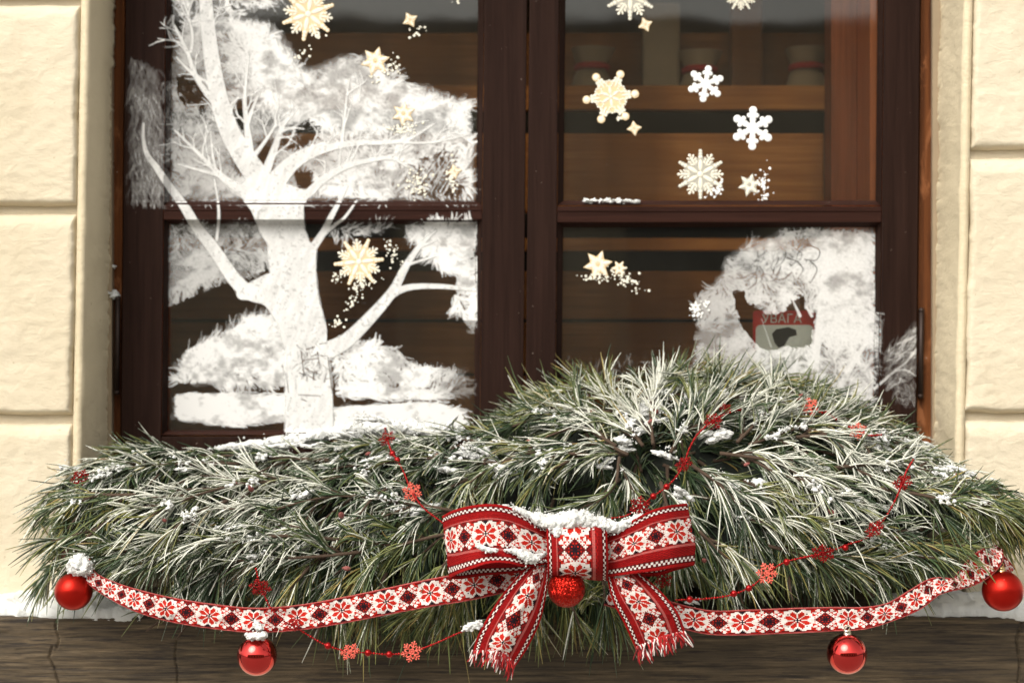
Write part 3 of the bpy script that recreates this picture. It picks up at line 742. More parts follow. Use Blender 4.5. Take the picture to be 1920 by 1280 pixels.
XX, YY = np.meshgrid(T.X, T.Y); tp_ = [(534,830),(534,720),(537,670),(528,632),(520,606),(507,578),(500,556),(506,512),(500,456),(488,437),(478,410),(468,392),(452,370),(447,350),(462,334),(482,328),(500,334),(520,338),(545,348),(565,354),(590,358),(578,370),(570,385),(570,405),(572,430),(580,452),(594,470),(592,510),(597,550),(603,578),(612,614),(612,655),(620,690),(624,750),(627,830)]
m_ = sum(inpoly(XX+(fbm(XX/12, YY/20, 400+k)-0.5)*6+(k-2)*0.6, YY+(fbm(XX/12, YY/12, 410+k)-0.5)*5, tp_) for k in range(5))/5.0
T.a = 1-(1-T.a)*(1-0.95*m_)
# fine twigs growing off the limbs
def twigs(px_, py_, a_, L_, w_, lev):
    pts = [(px_, py_)]; 
    for k in range(4): a_ += rng.normal(0, 0.16); pts.append((pts[-1][0]+L_/4*math.cos(a_), pts[-1][1]+L_/4*math.sin(a_)))
    T.stroke(catmull(pts, 12), w_, 0.7, 0.9, 1.6)
    if lev > 0:
        for k in range(2): q = pts[2+k]; twigs(q[0], q[1], a_+rng.choice([-1, 1])*rng.uniform(0.4, 0.9), L_*rng.uniform(0.4, 0.65), w_*0.6, lev-1)
for (pts, w0, w1) in TREE:
    if len(pts) < 4 or pts[0][1] > 460: continue
    e = catmull(pts, 40)
    for k in range(max(2, len(pts)-1)):
        t_ = int(rng.uniform(14, 36)); p_ = e[t_]; tg_ = e[t_+1]-e[t_-1]; a_ = math.atan2(tg_[1], tg_[0]) + rng.choice([-1, 1])*rng.uniform(0.35, 0.8)
        if math.sin(a_) > 0.3: a_ = -a_
        if 330 < p_[0] < 880 and p_[1] < 360: twigs(p_[0], p_[1], a_, rng.uniform(28, 66), rng.uniform(1.4, 2.6), 1)
# brush texture inside: slight thinning along the strokes
tx = fbm((T.X[None,:]+T.Y[:,None]*0.4)/9, T.Y[:,None]/26+T.X[None,:]*0, 91); T.a *= 0.70+0.40*tx
tx = fbm(T.X[None,:]/5.0+T.Y[:,None]*0, T.Y[:,None]/5.0+T.X[None,:]*0, 95, 3); T.a *= np.where(tx < 0.30, 0.72, 1.0)
# dark scratches on the trunk (a small ladder mark)
for seg_ in [((565,660),(570,705)),((575,655),(590,650)),((585,668),(598,662)),((572,690),(590,700)),((595,660),(600,690)),((580,705),(592,712)),((560,740),(600,742)),((615,670),(622,730)),((537,700),(541,735)),((570,675),(596,672)),((588,712),(588,700)),((565,748),(575,752)),((540,770),(546,745)),((608,716),(612,700))]:
    T.stroke(seg_, 1.3, 1.0, 0.75, erase=True)
dabs(T, [(555,645),(600,640),(612,715),(560,712)], 70, (0.3, 0.8), (5, 12), (0.8, 1.8), erase=True)
T.mesh('painted_tree', pw, 0.0018)

pr = empty('window_painting', P(1480, 700, YG)); tag(pr, 'white painted snowy thicket round a hole in the lower right pane', 'window painting')
R = Raster(1040, 415, 1724, 770)
right = [(1432,452),(1500,432),(1636,430),(1636,756),(1290,756),(1300,690),(1312,600),(1315,550),(1352,522),(1362,486),(1402,456)]
wash(R, right, 0.5, 300); wash(R, [(1530,436),(1636,436),(1636,640),(1545,640)], 0.6, 310)
dabs(R, right, 5200, (0.22, 0.62), (9, 22), (1.2, 2.8))
dabs(R, [(1520,432),(1636,432),(1636,640),(1540,640)], 1300, (0.3, 0.7), (9, 20), ang=0.9, spread=0.7)
dabs(R, [(1432,452),(1505,432),(1420,480),(1365,520)], 500, (0.3, 0.7), (12, 24), ang=2.7, spread=0.4)
dabs(R, [(1305,560),(1350,530),(1395,620),(1420,690),(1300,700)], 700, (0.3, 0.7), (9, 20))
for _p in ([(1372,548),(1394,546),(1402,566),(1440,590),(1470,584),(1492,560),(1506,552),(1512,580),(1530,588),(1522,650),(1426,654),(1404,628),(1390,612)],):
    XX, YY = np.meshgrid(R.X, R.Y); R.a[inpoly(XX + (fbm(XX/9, YY/9, 5)-0.5)*14, YY + (fbm(XX/9, YY/9, 6)-0.5)*14, _p)] *= 0.04
hole = [(1372,550),(1392,548),(1400,565),(1440,588),(1470,582),(1490,560),(1505,548),(1508,575),(1530,585),(1520,612),(1515,650),(1430,650),(1408,626),(1392,610)]
dabs(R, hole, 60, (0.7, 1.0), (5, 10), (1.5, 3.0), erase=True)
for q in range(34):
    x_ = rng.uniform(1385, 1500); y_ = rng.uniform(462, 520); a_ = rng.normal(1.9, 0.5); L_ = rng.uniform(10, 34)
    R.stroke(catmull([(x_, y_), (x_+L_*0.5*math.cos(a_)+rng.normal(0, 2), y_+L_*0.5*math.sin(a_)), (x_+L_*math.cos(a_+0.3), y_+L_*math.sin(a_+0.3))], 8), 1.2, 0.6, rng.uniform(0.3, 0.85), erase=True)
R.stroke(catmull([(1518,460),(1537,470),(1530,488),(1508,486)], 12), 1.2, 1.0, 0.8, erase=True)
R.stroke(catmull([(1520,490),(1532,505),(1520,530)], 10), 1.2, 1.0, 0.8, erase=True)
R.stroke(catmull([(1551,445),(1545,520),(1537,600),(1528,690),(1524,756)], 24), 5, 8, 0.95)
R.stroke(catmull([(1545,625),(1580,628),(1625,632)], 12), 3, 2, 0.9); R.stroke(catmull([(1632,632),(1605,672),(1578,720)], 12), 3, 6, 0.9)
R.stroke([(1428,598),(1446,650)], 0.8, 0.8, 0.6); R.stroke([(1488,566),(1500,592)], 1.5, 3, 0.8); R.stroke([(1512,575),(1522,592)], 1.5, 3, 0.8)
# wisps low in the pane and on the right stile
dabs(R, [(1060,690),(1300,668),(1300,740),(1060,740)], 150, (0.12, 0.4), (8, 18), (0.8, 1.6))
dabs(R, [(1655,668),(1716,608),(1716,700),(1660,735)], 330, (0.07, 0.26), (9, 22), (0.9, 2.0), ang=-0.8, spread=0.5)
dabs(R, [(1668,720),(1716,690),(1716,765),(1690,765)], 170, (0.05, 0.2), (8, 16), (0.9, 2.0))
R.stroke(catmull([(1640,728),(1672,700),(1700,678),(1718,654)], 14), 2.6, 1.6, 0.85); R.stroke(catmull([(1680,694),(1700,694),(1716,704)], 10), 2.0, 1.4, 0.8)
dabs(R, [(1641,560),(1652,600),(1650,690),(1641,700)], 70, (0.15, 0.4), (6, 12), (0.8, 1.6), ang=1.4, spread=0.4)
R.mottle(66, 0.5); XX, YY = np.meshgrid(R.X, R.Y); R.a *= 0.52+0.30*smooth(1320, 1500, XX); R.a *= ~(((XX > 1641) & (YY < 585)) | (YY < 427)); R.mesh('painted_thicket', pr, 0.0008)

# ---------------------------------------------------------------- snowflake and star stickers
YS = YG - 0.0022
def star_poly(cx, cy, r1, r2, n, rot):
    pts = []
    for i in range(2*n):
        a = rot + math.pi*i/n; r = r1 if i % 2 == 0 else r2
        p = P(cx + r*math.cos(a), cy - r*math.sin(a), YG); pts.append((p.x, p.z))
    return pts
k_ = S*(D+YG)/D
def dome_px(mb, x, y, rx, ry, a, h, mi=0, seg=10, yy=None):
    p = P(x, y, YG); mb.dome((p.x, YS if yy is None else yy, p.z), rx*k_, ry*k_, a, h, seg, mi)
def sticker_obj(kind, cx, cy, r, rot, label, tan=True, pure=False, dots=None):
    t_ = empty('snowflake_sticker' if kind in 'ABC' else 'star_sticker', P(cx, cy, YG))
    tag(t_, label, 'sticker', 'snowflake stickers on the panes' if kind in 'ABC' else 'star stickers on the panes')
    face = M_ST_PURE if pure else M_ST_WHITE; back = M_ST_TAN if tan else M_ST_GREY
    bk = MB(); fc = MB()
    def at(rad, a): return cx + rad*r*math.cos(a), cy - rad*r*math.sin(a)
    if kind == 'A':
        bk.poly(star_poly(cx, cy, r*0.86, r*0.62, 12, rot), YS+0.0004, YS+0.0012)
        for i in range(6):
            a = rot + i*math.pi/3
            x, y = at(0.37, a); dome_px(fc, x, y, r*0.25, r*0.085, a, 0.0009)
            for rr, sz in ((0.70, 0.075), (0.83, 0.062), (0.95, 0.055)):
                x, y = at(rr, a); dome_px(fc, x, y, r*sz, r*sz, a, 0.0009, seg=8); dome_px(bk, x, y, r*sz*1.5, r*sz*1.5, a, 0.0003, seg=8, yy=YS+0.0002)
            b = a + math.pi/6
            x, y = at(0.62, b); dome_px(fc, x, y, r*0.24, r*0.045, b, 0.0008, seg=8)
            for rr, off in ((0.50, 0.10), (0.64, 0.14), (0.78, 0.11)):
                for sgn in (-1, 1):
                    x, y = at(rr, b); x += -math.sin(b)*off*r*sgn; y -= math.cos(b)*off*r*sgn
                    dome_px(fc, x, y, r*0.085, r*0.042, b+sgn*0.75, 0.0008, seg=8)
            x, y = at(0.88, b); dome_px(fc, x, y, r*0.07, r*0.06, b, 0.0009, seg=8)
        dome_px(fc, cx, cy, r*0.12, r*0.12, 0, 0.0011)
    elif kind == 'B':
        bk.poly(star_poly(cx, cy, r*0.80, r*0.58, 6, rot), YS+0.0004, YS+0.0012)
        for i in range(6):
            a = rot + i*math.pi/3; b = a + math.pi/6
            x, y = at(0.22, b); dome_px(fc, x, y, r*0.15, r*0.06, b, 0.0009, seg=8)
            for j in range(8):
                q = j*math.pi/4; x, y = at(0.50, b); dome_px(fc, x+r*0.12*math.cos(q), y+r*0.12*math.sin(q), r*0.045, r*0.045, 0, 0.0008, seg=6)
            x, y = at(0.93, a); dome_px(fc, x, y, r*0.115, r*0.115, 0, 0.0014); dome_px(bk, x, y, r*0.16, r*0.16, 0, 0.0003, yy=YS+0.0002)
            x, y = at(0.62, a); dome_px(fc, x, y, r*0.22, r*0.045, a, 0.0009, seg=8)
            for sgn in (-1, 1):
                for rr, off in ((0.72, 0.10), (0.60, 0.12)):
                    x, y = at(rr, a); x += -math.sin(a)*off*r*sgn; y -= math.cos(a)*off*r*sgn; dome_px(fc, x, y, r*0.065, r*0.065, 0, 0.0009, seg=8)
        dome_px(fc, cx, cy, r*0.07, r*0.07, 0, 0.001)
    elif kind == 'C':
        for i in range(6):
            a = rot + i*math.pi/3
            x, y = at(0.45, a); dome_px(bk, x, y, r*0.45, r*0.10, a, 0.0004, yy=YS+0.0004)  # grey base under each arm, its colour standing for a shadow ring
            for rr, sz in ((0.84, 0.19), (0.60, 0.16), (0.40, 0.15), (0.22, 0.14)):
                x, y = at(rr, a); dome_px(fc, x, y, r*sz, r*sz, 0, 0.0018)
            for sgn in (-1, 1):
                x, y = at(0.60, a); x += -math.sin(a)*0.17*r*sgn; y -= math.cos(a)*0.17*r*sgn; dome_px(fc, x, y, r*0.12, r*0.12, 0, 0.0014, seg=8)
        dome_px(fc, cx, cy, r*0.12, r*0.12, 0, 0.002)
    else:
        n = 6 if kind == 'S' else 4
        bk.poly(star_poly(cx, cy, r*1.05, r*0.56, n, rot), YS+0.0002, YS+0.0012)
        for i in range(n):
            a = rot + i*2*math.pi/n; x, y = at(0.52, a); dome_px(fc, x, y, r*0.40, r*0.13, a, 0.0011, seg=8)
            b = a + math.pi/n; x, y = at(0.34, b); dome_px(fc, x, y, r*0.16, r*0.09, b, 0.0009, seg=8)
        dome_px(bk, cx, cy, r*0.09, r*0.09, 0, 0.0012, seg=8)
    bk.build('backing', back, t_); fc.build('relief', face, t_, smooth=True)
    if dots:
        dm = MB(); rr_ = np.random.default_rng(int(cx*7+cy))
        for (dx, dy, sx, sy, n_, rot_) in dots:
            for q in range(n_):
                u, v_ = rr_.normal(0, 0.5, 2); ca, sa = math.cos(rot_), math.sin(rot_)
                X_ = dx + u*sx*ca - v_*sy*sa; Y_ = dy + u*sx*sa + v_*sy*ca; s_ = rr_.uniform(0.9, 2.9)
                dome_px(dm, X_, Y_, s_, s_, 0, 0.0008, seg=6)
        o = dm.build('sprinkled_dots', M_ST_PURE if pure or not tan else M_ST_WHITE, t_, smooth=True); tag(o, kind='stuff')
    return t_
sticker_obj('A', 578, 27, 50, 0.35, 'biscuit snowflake sticker at the top of the upper left pane', dots=[(600,70,12,6,7,0), (566,103,14,18,16,1.0)])
sticker_obj('X', 769, 38, 15, 0.5, 'tiny four-point star sticker over sparse dots, top right of the upper left pane', dots=[(790,55,28,10,11,-0.2), (768,68,14,5,5,0), (855,6,14,6,4,0)])
sticker_obj('S', 704, 115, 27, 0.25, 'biscuit star sticker at the painted foliage edge', dots=[(735,125,16,22,26,0.8), (700,150,14,8,8,0)])
sticker_obj('S', 757, 214, 22, 0.4, 'biscuit star sticker amid the painted foliage, dots beneath it', dots=[(750,240,30,13,55,0.0)])
sticker_obj('X', 852, 322, 14, 0.2, 'tiny star sticker beside the right edge of the upper left pane', dots=[(848,340,14,28,46,0), (783,345,26,26,75,0)])
sticker_obj('A', 673, 491, 46, 0.1, 'biscuit snowflake sticker in the lower left pane beside the trunk', dots=[(735,470,14,42,40,-0.4), (678,535,34,8,34,-0.2), (632,518,10,14,16,0), (660,570,12,30,22,0.6), (632,605,12,10,18,0)])
sticker_obj('A', 1182, -10, 48, 0.5, 'white snowflake sticker cut by the top edge, upper right pane', tan=False)
sticker_obj('X', 1210, 47, 14, 0.4, 'tiny star sticker under the cut-off white snowflake')
sticker_obj('A', 1389, -10, 32, 0.0, 'smaller white snowflake sticker cut by the top edge', tan=False)
sticker_obj('B', 1145, 182, 49, 0.12, 'biscuit snowflake sticker of rings and round tips, upper right pane', dots=[(1163,222,12,6,10,0)])
sticker_obj('X', 1189, 241, 14, 0.15+math.pi/2, 'tiny star sticker below the ringed biscuit snowflake')
sticker_obj('C', 1323, 158, 34, 0.35, 'smaller bright white snowflake sticker with ball tips', tan=False, pure=True)
sticker_obj('C', 1411, 241, 40, 0.5, 'larger bright white snowflake sticker with ball tips', tan=False, pure=True)
sticker_obj('A', 1313, 327, 46, math.pi/2, 'white twelve-arm snowflake sticker above the right glazing bar', tan=False, dots=[(1338,360,26,12,36,-0.5)])
sticker_obj('S', 1405, 347, 22, 0.25, 'star sticker with a cluster of dots, right of the twelve-arm snowflake', tan=False, dots=[(1430,345,14,30,48,0)])
sticker_obj('S', 1121, 496, 27, 0.2, 'larger biscuit star sticker in the lower right pane', dots=[(1120,520,34,10,40,0.1), (1175,525,34,16,60,0.5)])
sticker_obj('S', 1161, 503, 15, 0.0, 'smaller biscuit star sticker touching the larger star in the lower right pane')
sticker_obj('S', 1304, 576, 13, 0.5, 'tiny white star sticker at the edge of the painted thicket', tan=False, pure=True, dots=[(1306,590,12,12,24,0), (1325,570,10,14,12,0)])

# ---------------------------------------------------------------- sill
YSF = -0.10; ZT = PZ(1157, YSF)
def crack(px, pts):
    return pts
xs = np.concatenate([np.arange(-1200, -30, 60), np.arange(-30, 1950, 2.2), np.arange(1960, 3200, 60)]).astype(float)
ys = np.concatenate([np.arange(1157, 1300, 2.6), [1320, 1345]]).astype(float)
X, Y = np.meshgrid(xs, ys)
yy = YSF + (fbm(X/160, Y/5.5, 3)-0.5)*0.002 + (fbm(X/34, Y/3.2, 8, 3)-0.5)*0.0022 + (fbm(X/90, Y/60, 12)-0.5)*0.004
def carve(yy, pts, wd, dp):
    d = np.full(X.shape, 1e9)
    for (a, b) in zip(pts[:-1], pts[1:]):
        dx, dy = b[0]-a[0], b[1]-a[1]; t = np.clip(((X-a[0])*dx+(Y-a[1])*dy)/(dx*dx+dy*dy), 0, 1)
        d = np.minimum(d, np.hypot(X-a[0]-t*dx, Y-a[1]-t*dy))
    return yy + dp*np.clip(1-d/wd, 0, 1)
yy = carve(yy, [(110,1157),(104,1172),(112,1200),(106,1215)], 2.6, 0.004)
yy = carve(yy, [(98,1212),(92,1232),(102,1252),(108,1275),(118,1300)], 2.4, 0.005)
yy = carve(yy, [(331,1200),(328,1230),(333,1262),(332,1300)], 2.4, 0.004)
yy = carve(yy, [(1918,1160),(1905,1200),(1912,1240),(1908,1300)], 3.0, 0.006)
yy = carve(yy, [(700,1262),(900,1268),(1200,1262)], 2.2, 0.003)
Yp = Y.copy(); Yp[0, :] += (fbm(xs/40, xs*0, 17)-0.5)*9
yy[0, :] += 0.003
k = S*(D+YSF)/D; V = np.stack([(X-960)*k, yy, (640-Yp)*k], -1)
ny, nx = X.shape
topr = V[0].copy(); topr[:, 1] = 0.20; topr[:, 2] = ZT; botr = V[-1].copy(); botr[:, 1] = 0.05
V = np.concatenate([topr[None], V, botr[None]], 0); ny += 2
idx = np.arange(ny*nx).reshape(ny, nx); F = np.stack([idx[:-1,:-1], idx[1:,:-1], idx[1:,1:], idx[:-1,1:]], -1).reshape(-1, 4)
o = link_mesh('window_sill', np_mesh('window_sill', V.reshape(-1, 3), F, True), M_SILL)
tag(o, 'dark weathered wooden sill with cracks, running below the pine garland', 'window sill')

# snow lying on the sill
def sill_snow(x0, x1, seed, label):
    xs = np.arange(x0, x1, 3.0); ts = np.linspace(0, 1, 22); Xg, T = np.meshgrid(xs, ts)
    edge = (fbm(xs/30, xs*0, seed)-0.5)*0.020; hgt = 0.012 + 0.024*fbm(Xg/55, T*3, seed+2)
    yfront = YSF + 0.004 + edge[None, :]; ydep = yfront + T**1.3*(0.10)
    prof = np.sqrt(np.clip(1-(1-np.clip(T*3.0, 0, 1))**2, 0, 1)); endf = np.clip(np.minimum(Xg-x0, x1-Xg)/20, 0, 1)**0.5
    z = ZT - 0.004 + prof*hgt*endf + (fbm(Xg/9, T*14, seed+5, 3)-0.5)*0.004*prof
    xw = (Xg-960)*S*(D+YSF)/D
    V = np.stack([xw, ydep, z], -1); ny, nx = Xg.shape
    fr = V[0].copy(); fr[:, 2] = ZT-0.006; fr[:, 1] += 0.003; V = np.concatenate([fr[None], V], 0); ny += 1
    idx = np.arange(ny*nx).reshape(ny, nx); F = np.stack([idx[:-1,:-1], idx[:-1,1:], idx[1:,1:], idx[1:,:-1]], -1).reshape(-1, 4)
    o = link_mesh('snow', np_mesh('snow', V.reshape(-1, 3), F, True), M_SNOW); tag(o, label, 'snow', kind='stuff')
sill_snow(-400, 265, 5, 'strip of snow on the sill left of the garland'); sill_snow(1660, 2350, 6, 'strip of snow on the sill right of the garland')

# ---------------------------------------------------------------- snow clumps helper
ico = bmesh.new(); bmesh.ops.create_icosphere(ico, subdivisions=2, radius=1.0)
ICO_V = np.array([v.co[:] for v in ico.verts]); ICO_F = np.array([[v.index for v in f.verts] for f in ico.faces]); ico.free()
def clumps(name, cents, radii, squash, label=None, parent=None, cat=None, soft=3):
    """snow: many overlapping crumbs fused by a voxel remesh, then roughened, with loose grains around"""
    cents = np.asarray(cents); radii = np.asarray(radii); sq = np.asarray(squash)
    # every crumb becomes three smaller ones, so that no single ball shows
    k = 7; n = len(cents)*k
    cents = np.repeat(cents, k, 0) + rng.normal(0, 1, (n, 3))*np.repeat(radii, k)[:, None]*0.62
    radii = np.repeat(radii, k)*rng.uniform(0.30, 0.75, n); sq = np.repeat(sq, k)
    nz = 1 + rng.uniform(-0.30, 0.30, (n, len(ICO_V), 1))
    sc = np.stack([rng.uniform(0.8, 1.25, n), rng.uniform(0.7, 1.2, n), np.sqrt(sq)*rng.uniform(0.75, 1.15, n)], -1)
    V = ICO_V[None]*nz*sc[:, None, :]*radii[:, None, None] + cents[:, None, :]
    F = ICO_F[None] + (np.arange(n)*len(ICO_V))[:, None, None]
    me = np_mesh(name, V.reshape(-1, 3), F.reshape(-1, 3), True)
    o = bpy.data.objects.new('tmp', me); C.objects.link(o)
    md = o.modifiers.new('r', 'REMESH'); md.mode = 'VOXEL'; md.voxel_size = 0.0009; md.use_smooth_shade = True
    m3 = o.modifiers.new('sm', 'SMOOTH'); m3.factor = 0.5; m3.iterations = soft
    me2 = bpy.data.meshes.new_from_object(o.evaluated_get(bpy.context.evaluated_depsgraph_get())); bpy.data.objects.remove(o)
    q = np.zeros(len(me2.vertices)*3, np.float32); me2.vertices.foreach_get('co', q); q = q.reshape(-1, 3)
    q += rng.normal(0, 0.00018, q.shape)
    me2.vertices.foreach_set('co', q.ravel()); me2.update(); me2.name = name; me2.materials.clear()
    o = link_mesh(name, me2, M_SNOW, parent)
    if parent is None: tag(o, label, cat or 'snow', kind='stuff')
    else: o['kind'] = 'stuff'
    return o

from mathutils import noise as mn
bi = bmesh.new(); bmesh.ops.create_icosphere(bi, subdivisions=4, radius=1.0)
BI_V = [v.co.copy() for v in bi.verts]; BI_F = np.array([[v.index for v in f.verts] for f in bi.faces]); bi.free()
def rough(p, sc=1.0):
    return 0.55*mn.noise(p*sc*70) + 0.40*mn.noise(p*sc*190) + 0.24*mn.noise(p*sc*480)
def pad(c, ax, ay, az, ang):
    """a soft heap of snow: rounded mass with a ragged, powdery surface; ax along ang, az tall, ay deep"""
    ca, sa = math.cos(ang), math.sin(ang); out = []
    for v in BI_V:
        q = Vector((v.x*ax, v.y*ay, v.z*az)); w_ = c + Vector((q.x*ca-q.z*sa, q.y, q.x*sa+q.z*ca))
        k = 1 + 1.1*rough(w_) ; q = Vector((v.x*ax, v.y*ay, v.z*az))*k
        out.append((c.x + q.x*ca-q.z*sa, c.y+q.y, c.z + q.x*sa+q.z*ca))
    return np.array(out)
def bar(path, rads, squ=0.8):
    """a drift of snow along a pixel path"""
    e = catmull([(a, b, c) for a, b, c in path], 150); rr = catmull([(q, 0, 0) for q in rads], 150)[:,0]; seg = 26; out = []
    for i in range(150):
        c = P(*e[i]); r_ = rr[i]*S*math.sqrt(max(0.02, min(1, i/6, (149-i)/6)))
        for k in range(seg):
            a = 2*math.pi*k/seg; d = Vector((0, -math.cos(a), math.sin(a)*squ)); w_ = c + d*r_
            out.append(tuple(c + d*r_*(1 + 0.85*rough(w_)) + Vector((0.0012*mn.noise(w_*300), 0, 0))))
    idx = np.arange(150*seg).reshape(150, seg); j = np.roll(idx, -1, 1)
    return np.array(out), np.stack([idx[:-1], j[:-1], j[1:], idx[1:]], -1).reshape(-1, 4)
def grains(cents, rr):
    n = len(cents); V = ICO_V[None]*(1+rng.uniform(-0.3, 0.3, (n, len(ICO_V), 1)))*np.asarray(rr)[:,None,None] + np.asarray(cents)[:,None,:]
    return V.reshape(-1, 3), (ICO_F[None] + (np.arange(n)*len(ICO_V))[:,None,None]).reshape(-1, 3)
def snow_obj(parts, label):
    Vs, Fs, b = [], [], 0
    for V, F in parts:
        if F.shape[1] == 4: F = np.vstack([F[:, [0,1,2]], F[:, [0,2,3]]])
        Vs.append(V); Fs.append(F+b); b += len(V)
    tag(link_mesh('snow', np_mesh('snow', np.vstack(Vs), np.vstack(Fs), True), M_SNOW), label, 'snow', kind='stuff')
def around(V, n, sp, r0, r1):
    q = V[rng.integers(0, len(V), n)] + rng.normal(0, sp, (n, 3)); return grains(q, rng.uniform(r0, r1, n))
PADS = []
# ---------------------------------------------------------------- pine garland
TOPX = [20,60,100,160,250,400,550,650,800,900,980,1060,1150,1300,1450,1550,1650,1720,1780,1850,1930,2050]
TOPV = [1000,960,915,862,832,842,842,826,812,800,762,722,704,694,704,732,768,822,862,893,915,950]
BOTX = [20,60,150,200,300,450,600,700,900,1000,1100,1200,1350,1500,1650,1750,1850,1930,2050]
BOTV = [1060,1070,1060,1015,1028,1048,1095,1130,1115,1130,1130,1080,1030,1036,1026,985,965,960,965]
def gtop(x): return np.interp(x, TOPX, TOPV)
def gbot(x): return np.interp(x, BOTX, BOTV)
def yf(px, py):
    t = np.clip((py-gtop(px))/(gbot(px)-gtop(px)), 0, 1.1)
    amp = np.interp(px, [20, 120, 260, 1700, 1880, 2050], [0.09, 0.13, 0.235, 0.235, 0.17, 0.15])
    back = np.interp(px, [20, 120, 250, 1700, 1800, 2050], [-0.03, 0.0, 0.06, 0.06, -0.01, -0.04])
    return back - amp*np.sin(np.clip(t*1.25, 0, 1)*math.pi/2) + 0.03*np.clip(t-0.8, 0, 1)
FLD = np.array([
 (60,930,-.9,-.05),(60,1000,-.85,.5),(60,1100,-.5,.85),(120,880,-1,-.1),(200,830,-.95,-.28),(260,810,-.9,-.35),(330,860,-.98,.15),(250,930,-.85,.5),(150,1000,-.75,.65),(180,1070,-.6,.8),
 (340,1000,-.85,.5),(300,1080,-.8,.55),(420,1080,-.55,.8),(420,900,-.85,.45),(480,830,-.95,-.1),(560,870,-.85,.35),(520,960,-.9,.35),(560,1040,-.8,.5),(620,1110,-.35,.9),(640,800,-.75,-.45),(680,850,-.9,.2),
 (680,900,-.75,.6),(690,980,-.8,.4),(720,1060,-.6,.75),(760,1140,-.1,1),(760,800,-.2,-.8),(800,870,-.7,.2),(860,790,.1,-.9),(840,920,.6,.6),(880,870,.5,.7),(920,800,-.2,-.9),(950,880,.2,.9),(990,760,-.75,-.6),
 (1050,800,-.8,.0),(1060,720,-.6,-.75),(1130,690,-.25,-.95),(1120,800,-.3,-.6),(1060,870,-.2,.9),(1150,900,.0,1),(1200,720,.15,-.95),(1200,800,.1,-.7),(1300,700,.3,-.9),(1290,800,.3,-.5),(1250,880,.1,.9),
 (1400,700,.45,-.85),(1420,780,.7,-.4),(1500,720,.75,-.6),(1600,750,.95,-.25),(1520,820,.95,.05),(1400,860,.85,.35),(1480,900,.85,.5),(1340,930,.6,.75),(1450,960,.7,.7),(1380,1020,.5,.85),(1320,1080,.1,1),
 (1560,980,.85,.45),(1600,900,.9,.35),(1700,830,.95,.15),(1700,900,.93,.3),(1680,1000,.93,.3),(1750,1040,.9,.4),(1600,1060,.85,.5),(1500,1080,.5,.85),(1800,900,.95,.3),(1850,960,.9,.5),(1900,930,.95,.25),(1900,1010,.5,.85),
 (900,1080,-.5,.85),(880,980,-.3,.8),(980,1140,-.25,.95),(1080,1150,.2,.95),(1160,1130,.5,.85),(1230,1100,.4,.9),(1250,1000,.5,.8)])
def field(x, y):
    w_ = np.exp(-((FLD[:,0]-x)**2 + ((FLD[:,1]-y)*1.25)**2)/(2*42.0**2)) + 1e-9
    d = (FLD[:,2:]*w_[:,None]).sum(0)/w_.sum(); return d/ (np.hypot(*d)+1e-6)
gar = empty('pine_garland', P(960, 1150, -0.02)); tag(gar, 'thick garland of snowy pine branches lying along the window sill', 'garland')
# filler sheet behind the needles, near-black colour standing in for shaded gaps
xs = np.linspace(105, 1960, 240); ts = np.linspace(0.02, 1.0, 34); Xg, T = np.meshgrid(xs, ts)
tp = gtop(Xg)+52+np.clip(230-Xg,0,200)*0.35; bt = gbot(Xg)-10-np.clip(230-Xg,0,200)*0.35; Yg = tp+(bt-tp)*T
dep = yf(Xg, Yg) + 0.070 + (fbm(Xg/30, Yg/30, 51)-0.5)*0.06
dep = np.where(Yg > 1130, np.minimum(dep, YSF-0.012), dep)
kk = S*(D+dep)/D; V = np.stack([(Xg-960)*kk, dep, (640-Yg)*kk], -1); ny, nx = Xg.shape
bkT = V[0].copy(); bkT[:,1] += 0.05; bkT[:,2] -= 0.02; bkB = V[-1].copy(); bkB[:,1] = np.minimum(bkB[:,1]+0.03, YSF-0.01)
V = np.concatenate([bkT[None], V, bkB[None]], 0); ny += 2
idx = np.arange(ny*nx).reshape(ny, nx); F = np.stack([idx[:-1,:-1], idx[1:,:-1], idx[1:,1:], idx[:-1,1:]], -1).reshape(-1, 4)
o = link_mesh('gap_filler', np_mesh('gap_filler', V.reshape(-1, 3), F, True), M_CORE, gar); o['kind'] = 'stuff'

def needle_mesh(O, Dv, L, Wd, droop, frost, tone, curl):
    """vectorised needles: O,Dv,curl (n,3)"""
    n = len(O); K = 5; t = np.linspace(0, 1, K)
    g = np.array([0, 0, -1.0])
    c = O[:,None,:] + Dv[:,None,:]*(L[:,None]*t)[:,:,None] + (droop*L)[:,None,None]*(t**2)[None,:,None]*g + curl[:,None,:]*(L[:,None]*t**2)[:,:,None]
    tan = np.gradient(c, axis=1); tan /= np.linalg.norm(tan, axis=2, keepdims=True)+1e-9
    ref = np.tile(np.array([0.2, 0.95, 0.25]), (n, K, 1)); a = np.cross(tan, ref); a /= np.linalg.norm(a, axis=2, keepdims=True)+1e-9; b = np.cross(tan, a)
    wt = np.array([0.55, 1.0, 1.0, 0.85, 0.28]); r = Wd[:,None]*wt[None,:]*0.5
    ph = rng.uniform(0, 6.28, n); rings = []
    for k in range(3):
        q = ph + 2*math.pi*k/3; rings.append(c + a*(np.cos(q)[:,None]*r)[:,:,None] + b*(np.sin(q)[:,None]*r)[:,:,None])
    V = np.stack(rings, 2)     # n,K,3,3
    base = (np.arange(n)*K*3)[:,None,None]; i = np.arange(K-1)[None,:,None]; k = np.arange(3)[None,None,:]; k2 = (k+1) % 3
    F = np.stack([base+i*3+k, base+i*3+k2, base+(i+1)*3+k2, base+(i+1)*3+k], -1).reshape(-1, 4)
    me = np_mesh('needles', V.reshape(-1, 3), F, True)
    add_attr(me, 'frost', np.repeat(frost, K*3)); add_attr(me, 'tone', np.repeat(tone, K*3))
    return me
